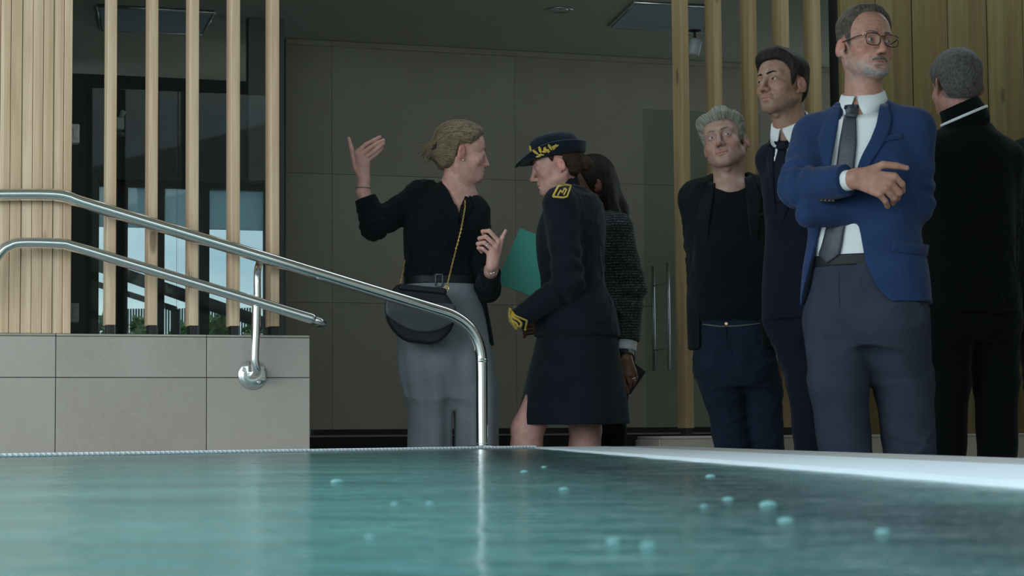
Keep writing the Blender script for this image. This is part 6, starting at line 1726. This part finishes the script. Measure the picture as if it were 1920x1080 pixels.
# ================================================================ woman hidden behind the officer: dark hair, tweed sleeve, white cuff
def hidden_woman():
    Y0 = 8.447; root = person('person', *P(1125, 825, Y0)[:2], 'dark haired woman mostly hidden behind the officer, black tweed sleeve and white cuff')
    fr = Frame(P(1128, 600, Y0)[0], Y0, -72); Z = lambda y, px=1128: float(P(px, y, Y0)[2])
    H = Head(P(1104, 346, Y0), -78, -10, 0, (.93, .94, .94))
    hf = face(H, jaw=.92, brow=.7)
    nb = P(1116, 408, Y0 + .01); zs = Z(420)
    SL = P(1158, 428, Y0 - .10); EL = P(1186, 540, Y0 - .10); WL = P(1176, 652, Y0 - .14)
    SR = fr.w((.15, 0, zs - .04)); ER = fr.w((.19, .0, zs - .30)); WR = fr.w((.17, .12, zs - .42))
    d = Y0 - .17; hw = P(1175, 676, d)
    ch = [[P(1168, 703, d - .004), P(1170, 716, d - .012), P(1174, 726, d - .008), P(1177, 734, d)], [P(1176, 704, d - .012), P(1181, 718, d - .014), P(1180, 726, d + .006), P(1175, 724, d + .022)],
          [P(1184, 702, d - .012), P(1189, 715, d - .010), P(1187, 721, d + .010), P(1182, 719, d + .024)], [P(1190, 698, d - .004), P(1193, 708, d + .002), P(1191, 713, d + .016), P(1186, 712, d + .026)]]
    th = [P(1164, 688, d + .012), P(1164, 702, d + .022), P(1168, 712, d + .030)]
    pr = hf + neck(H, nb, .042, .048) + [trunk_core(fr, zs - .03, zs - .38, .05), Cone(fr.w((.11, 0, zs - .05)), fr.w((-.11, 0, zs - .05)), .035, .035, .04), Cone(fr.w((-.11, 0, zs - .05)), SL, .035, .032, .03)]
    pr += [Cone(SL, EL, .030, .028, .02), Cone(EL, WL, .028, .024, .02), Cone(WL, hw, .024, .021, .012)] + hand_px(hw, ch, th, .92)
    hw2 = WR + fr.R[:, 1] * .05; c2 = [[hw2 + fr.R[:, 1] * .07 + UP * (.025 - .016 * i), hw2 + fr.R[:, 1] * .10 + UP * (.02 - .016 * i), hw2 + fr.R[:, 1] * .11 + UP * (.0 - .014 * i)] for i in range(4)]
    pr += [Cone(SR, ER, .03, .028, .02), Cone(ER, WR, .028, .024, .02), Cone(WR, hw2, .024, .021, .01)] + hand_px(hw2, c2, [hw2 + fr.R[:, 1] * .03 + UP * .03, hw2 + fr.R[:, 1] * .06 + UP * .04, hw2 + fr.R[:, 1] * .08 + UP * .036], .9)
    body(root, pr, H, SK_D, lip=(.2, .07, .06))
    fnails(ch[:1], root, M_NAIL, np.array([0, -1, 0]), .8)
    eyes(H, H.R[:, 1], root, EYES_BROWN)
    MH = m_hair('hair_black_brown', (.006, .005, .005), (.045, .034, .026))
    brows(H, hf, root, MH, .9)
    def fld(q):
        x, y, z = np.abs(q[:, 0]), q[:, 1], q[:, 2]
        zb = np.interp(y, [-.12, -.03, .0, .02, .045, .065, .08], [-.10, -.09, -.06, -.02, .045, .072, .082]); m = sstep(z - zb, -.004, .012)
        return (.013 + .008 * sstep(-y, .0, .08)) * m - .010 * (1 - m)
    ex = [H.C((0, -.085, -.02), (.0, -.115, -.14), .050, .040, .03), H.C((.04, -.06, -.03), (.05, -.09, -.19), .034, .022, .03), H.C((-.045, -.06, -.03), (-.06, -.085, -.20), .036, .020, .03), H.C((-.055, -.075, -.14), (-.075, -.07, -.30), .022, .012, .02), H.C((0, -.115, -.13), (-.01, -.12, -.26), .038, .016, .03)]
    hair(H, fld, lambda q: np.stack([np.arctan2(q[:, 0], q[:, 1] + .01) * 22, q[:, 2] * 10, q[:, 1] * 10], 1), root, MH, ex, amp=.002)
    TW = Mat('black_tweed'); v = TW.coord(); n = TW.noise(TW.coord((1, 1, 1)), 420, 2); wv = TW.new('TexWave'); wv.bands_direction = 'Z'; wv.inputs['Scale'].default_value = 28; wv.inputs['Distortion'].default_value = 5; wv.inputs['Detail'].default_value = 2; wv.inputs['Detail Scale'].default_value = 6
    TW.link(v, wv.inputs['Vector']); k = TW.math('MULTIPLY', TW.math('GREATER_THAN', wv.outputs['Fac'], .86), TW.math('GREATER_THAN', n, .5))
    TW.color(TW.mix(k, (.010, .011, .012), (.20, .22, .23))); TW.set(Roughness=.9); TW.bump(n, .4, .003); TW = TW.m
    zh = Z(560)
    rows = [(zs + .03, 0, -.01, .060, .06), (zs, 0, -.012, .115, .088), (zs - .05, 0, -.004, .150, .106), (zs - .13, 0, .006, .156, .120), (zs - .24, 0, .004, .142, .110), (zh - .06, 0, -.004, .165, .130)]
    jk = [Loft(fr, rows, 2.25, .02), Cone(fr.w((-.05, -.01, zs + .006)), SL, .042, .056, .04), Cone(fr.w((.05, -.01, zs + .006)), SR, .042, .054, .04)] 
    jk += [Group(sleeve(SR, ER, WR, (.056, .050, .048, .038)) + [plane_cut(WR, unit(WR - ER), .06)], .03), Group(sleeve(SL, EL, WL, (.060, .054, .052, .046), rip=(.004, 4, .9, .4)) + [plane_cut(P(1178, 640, Y0 - .14), unit(WL - EL), .07)], .03)]
    sdf_obj('jacket', jk, .005, TW, root, disp=folds(101, .004, 15))
    e = unit(WL - EL); cu = [Cone(WL - e * .06, WL + e * .012, .040, .038, .002), plane_cut(WL + e * .012, e, .07)]
    sdf_obj('shirt_cuff', cu, .0035, M_SHIRT, root, disp=lambda p: (.0015 * wob(p, 70, 4)).astype(F32))
    w = empty('wristwatch', (0, 0, 0), root); c = WL + (hw - WL) * .5; ax = unit(hw - WL); u = unit(np.cross(ax, (0, 1, 0))); v = np.cross(ax, u)
    q = [Cone(c - ax * .009, c + ax * .009, .0285, .0278, .002), Cone(c - ax * .02, c + ax * .02, .0255, .0248, .001, -1), plane_cut(c + ax * .009, ax, .05), plane_cut(c - ax * .009, -ax, .05)]
    sdf_obj('strap', q, .002, m_plain('dark_strap', (.02, .02, .022), .4), w)
    mb = MB(); n_ = unit(np.array([.35, -.94, 0])); n_ = unit(n_ - ax * (n_ @ ax)); mb.box((.016, .020, .006), frame4(c + n_ * .029, np.cross(ax, n_), ax, n_), .0015); mb.build('case', M_SILVER, w)
    mb = MB(); mb.box((.0125, .016, .001), frame4(c + n_ * .0325, np.cross(ax, n_), ax, n_), .0003, 1); mb.build('dial', m_plain('dial', (.25, .27, .28), .2), w)
    a, b = ch[2][0], ch[2][1]; cc = a + (b - a) * .6; ax2 = unit(b - a); u = unit(np.cross(ax2, (.2, .5, 1))); v = np.cross(ax2, u)
    mb = MB(); mb.tube([cc + (u * math.cos(k * math.pi / 8) + v * math.sin(k * math.pi / 8)) * .0098 for k in range(16)], .0014, 6, closed=True); mb.build('ring', M_SILVER, root)
    kR, kL = fr.w((.08, .01, .5)), fr.w((-.08, .01, .5)); aR, aL = fr.w((.08, -.01, .06)), fr.w((-.08, -.01, .06))
    trousers('trousers', fr, .76, zh + .02, .080, (kR, kL), (aR, aL), m_cloth('black_trousers', (.009, .011, .014), .2), root, rw=.135, yw=.10, rth=.090, rk=.072, ra=.068, rh=.16, yh=.118)
    for a in (aR, aL): q = fr.R.T @ (a - fr.o); shoe(fr, q[0], q[1], 0, root, M_SHOE, .24)
    rebase(root)
    c = P(1184, 709, d + .016); ph = empty('phone', c); tag(ph, 'black mobile phone held low in the hidden woman\'s hand', 'phone')
    r = R_(-38); x_ = np.array([math.cos(r), .25, math.sin(r)]); x_ = unit(x_); n_ = unit(np.array([.3, -1, .0])); n_ = unit(n_ - x_ * (n_ @ x_)); y_ = np.cross(n_, x_)
    mb = MB(); mb.box((.070, .115, .008), frame4((0, 0, 0), x_, y_, n_), .003); mb.build('case', M_BLACK, ph)
    mb = MB(); mb.box((.064, .106, .001), frame4(-n_ * .0042, x_, y_, n_), .0004, 1); mb.build('screen', m_plain('dark_screen', (.006, .006, .007), .1), ph)
hidden_woman()
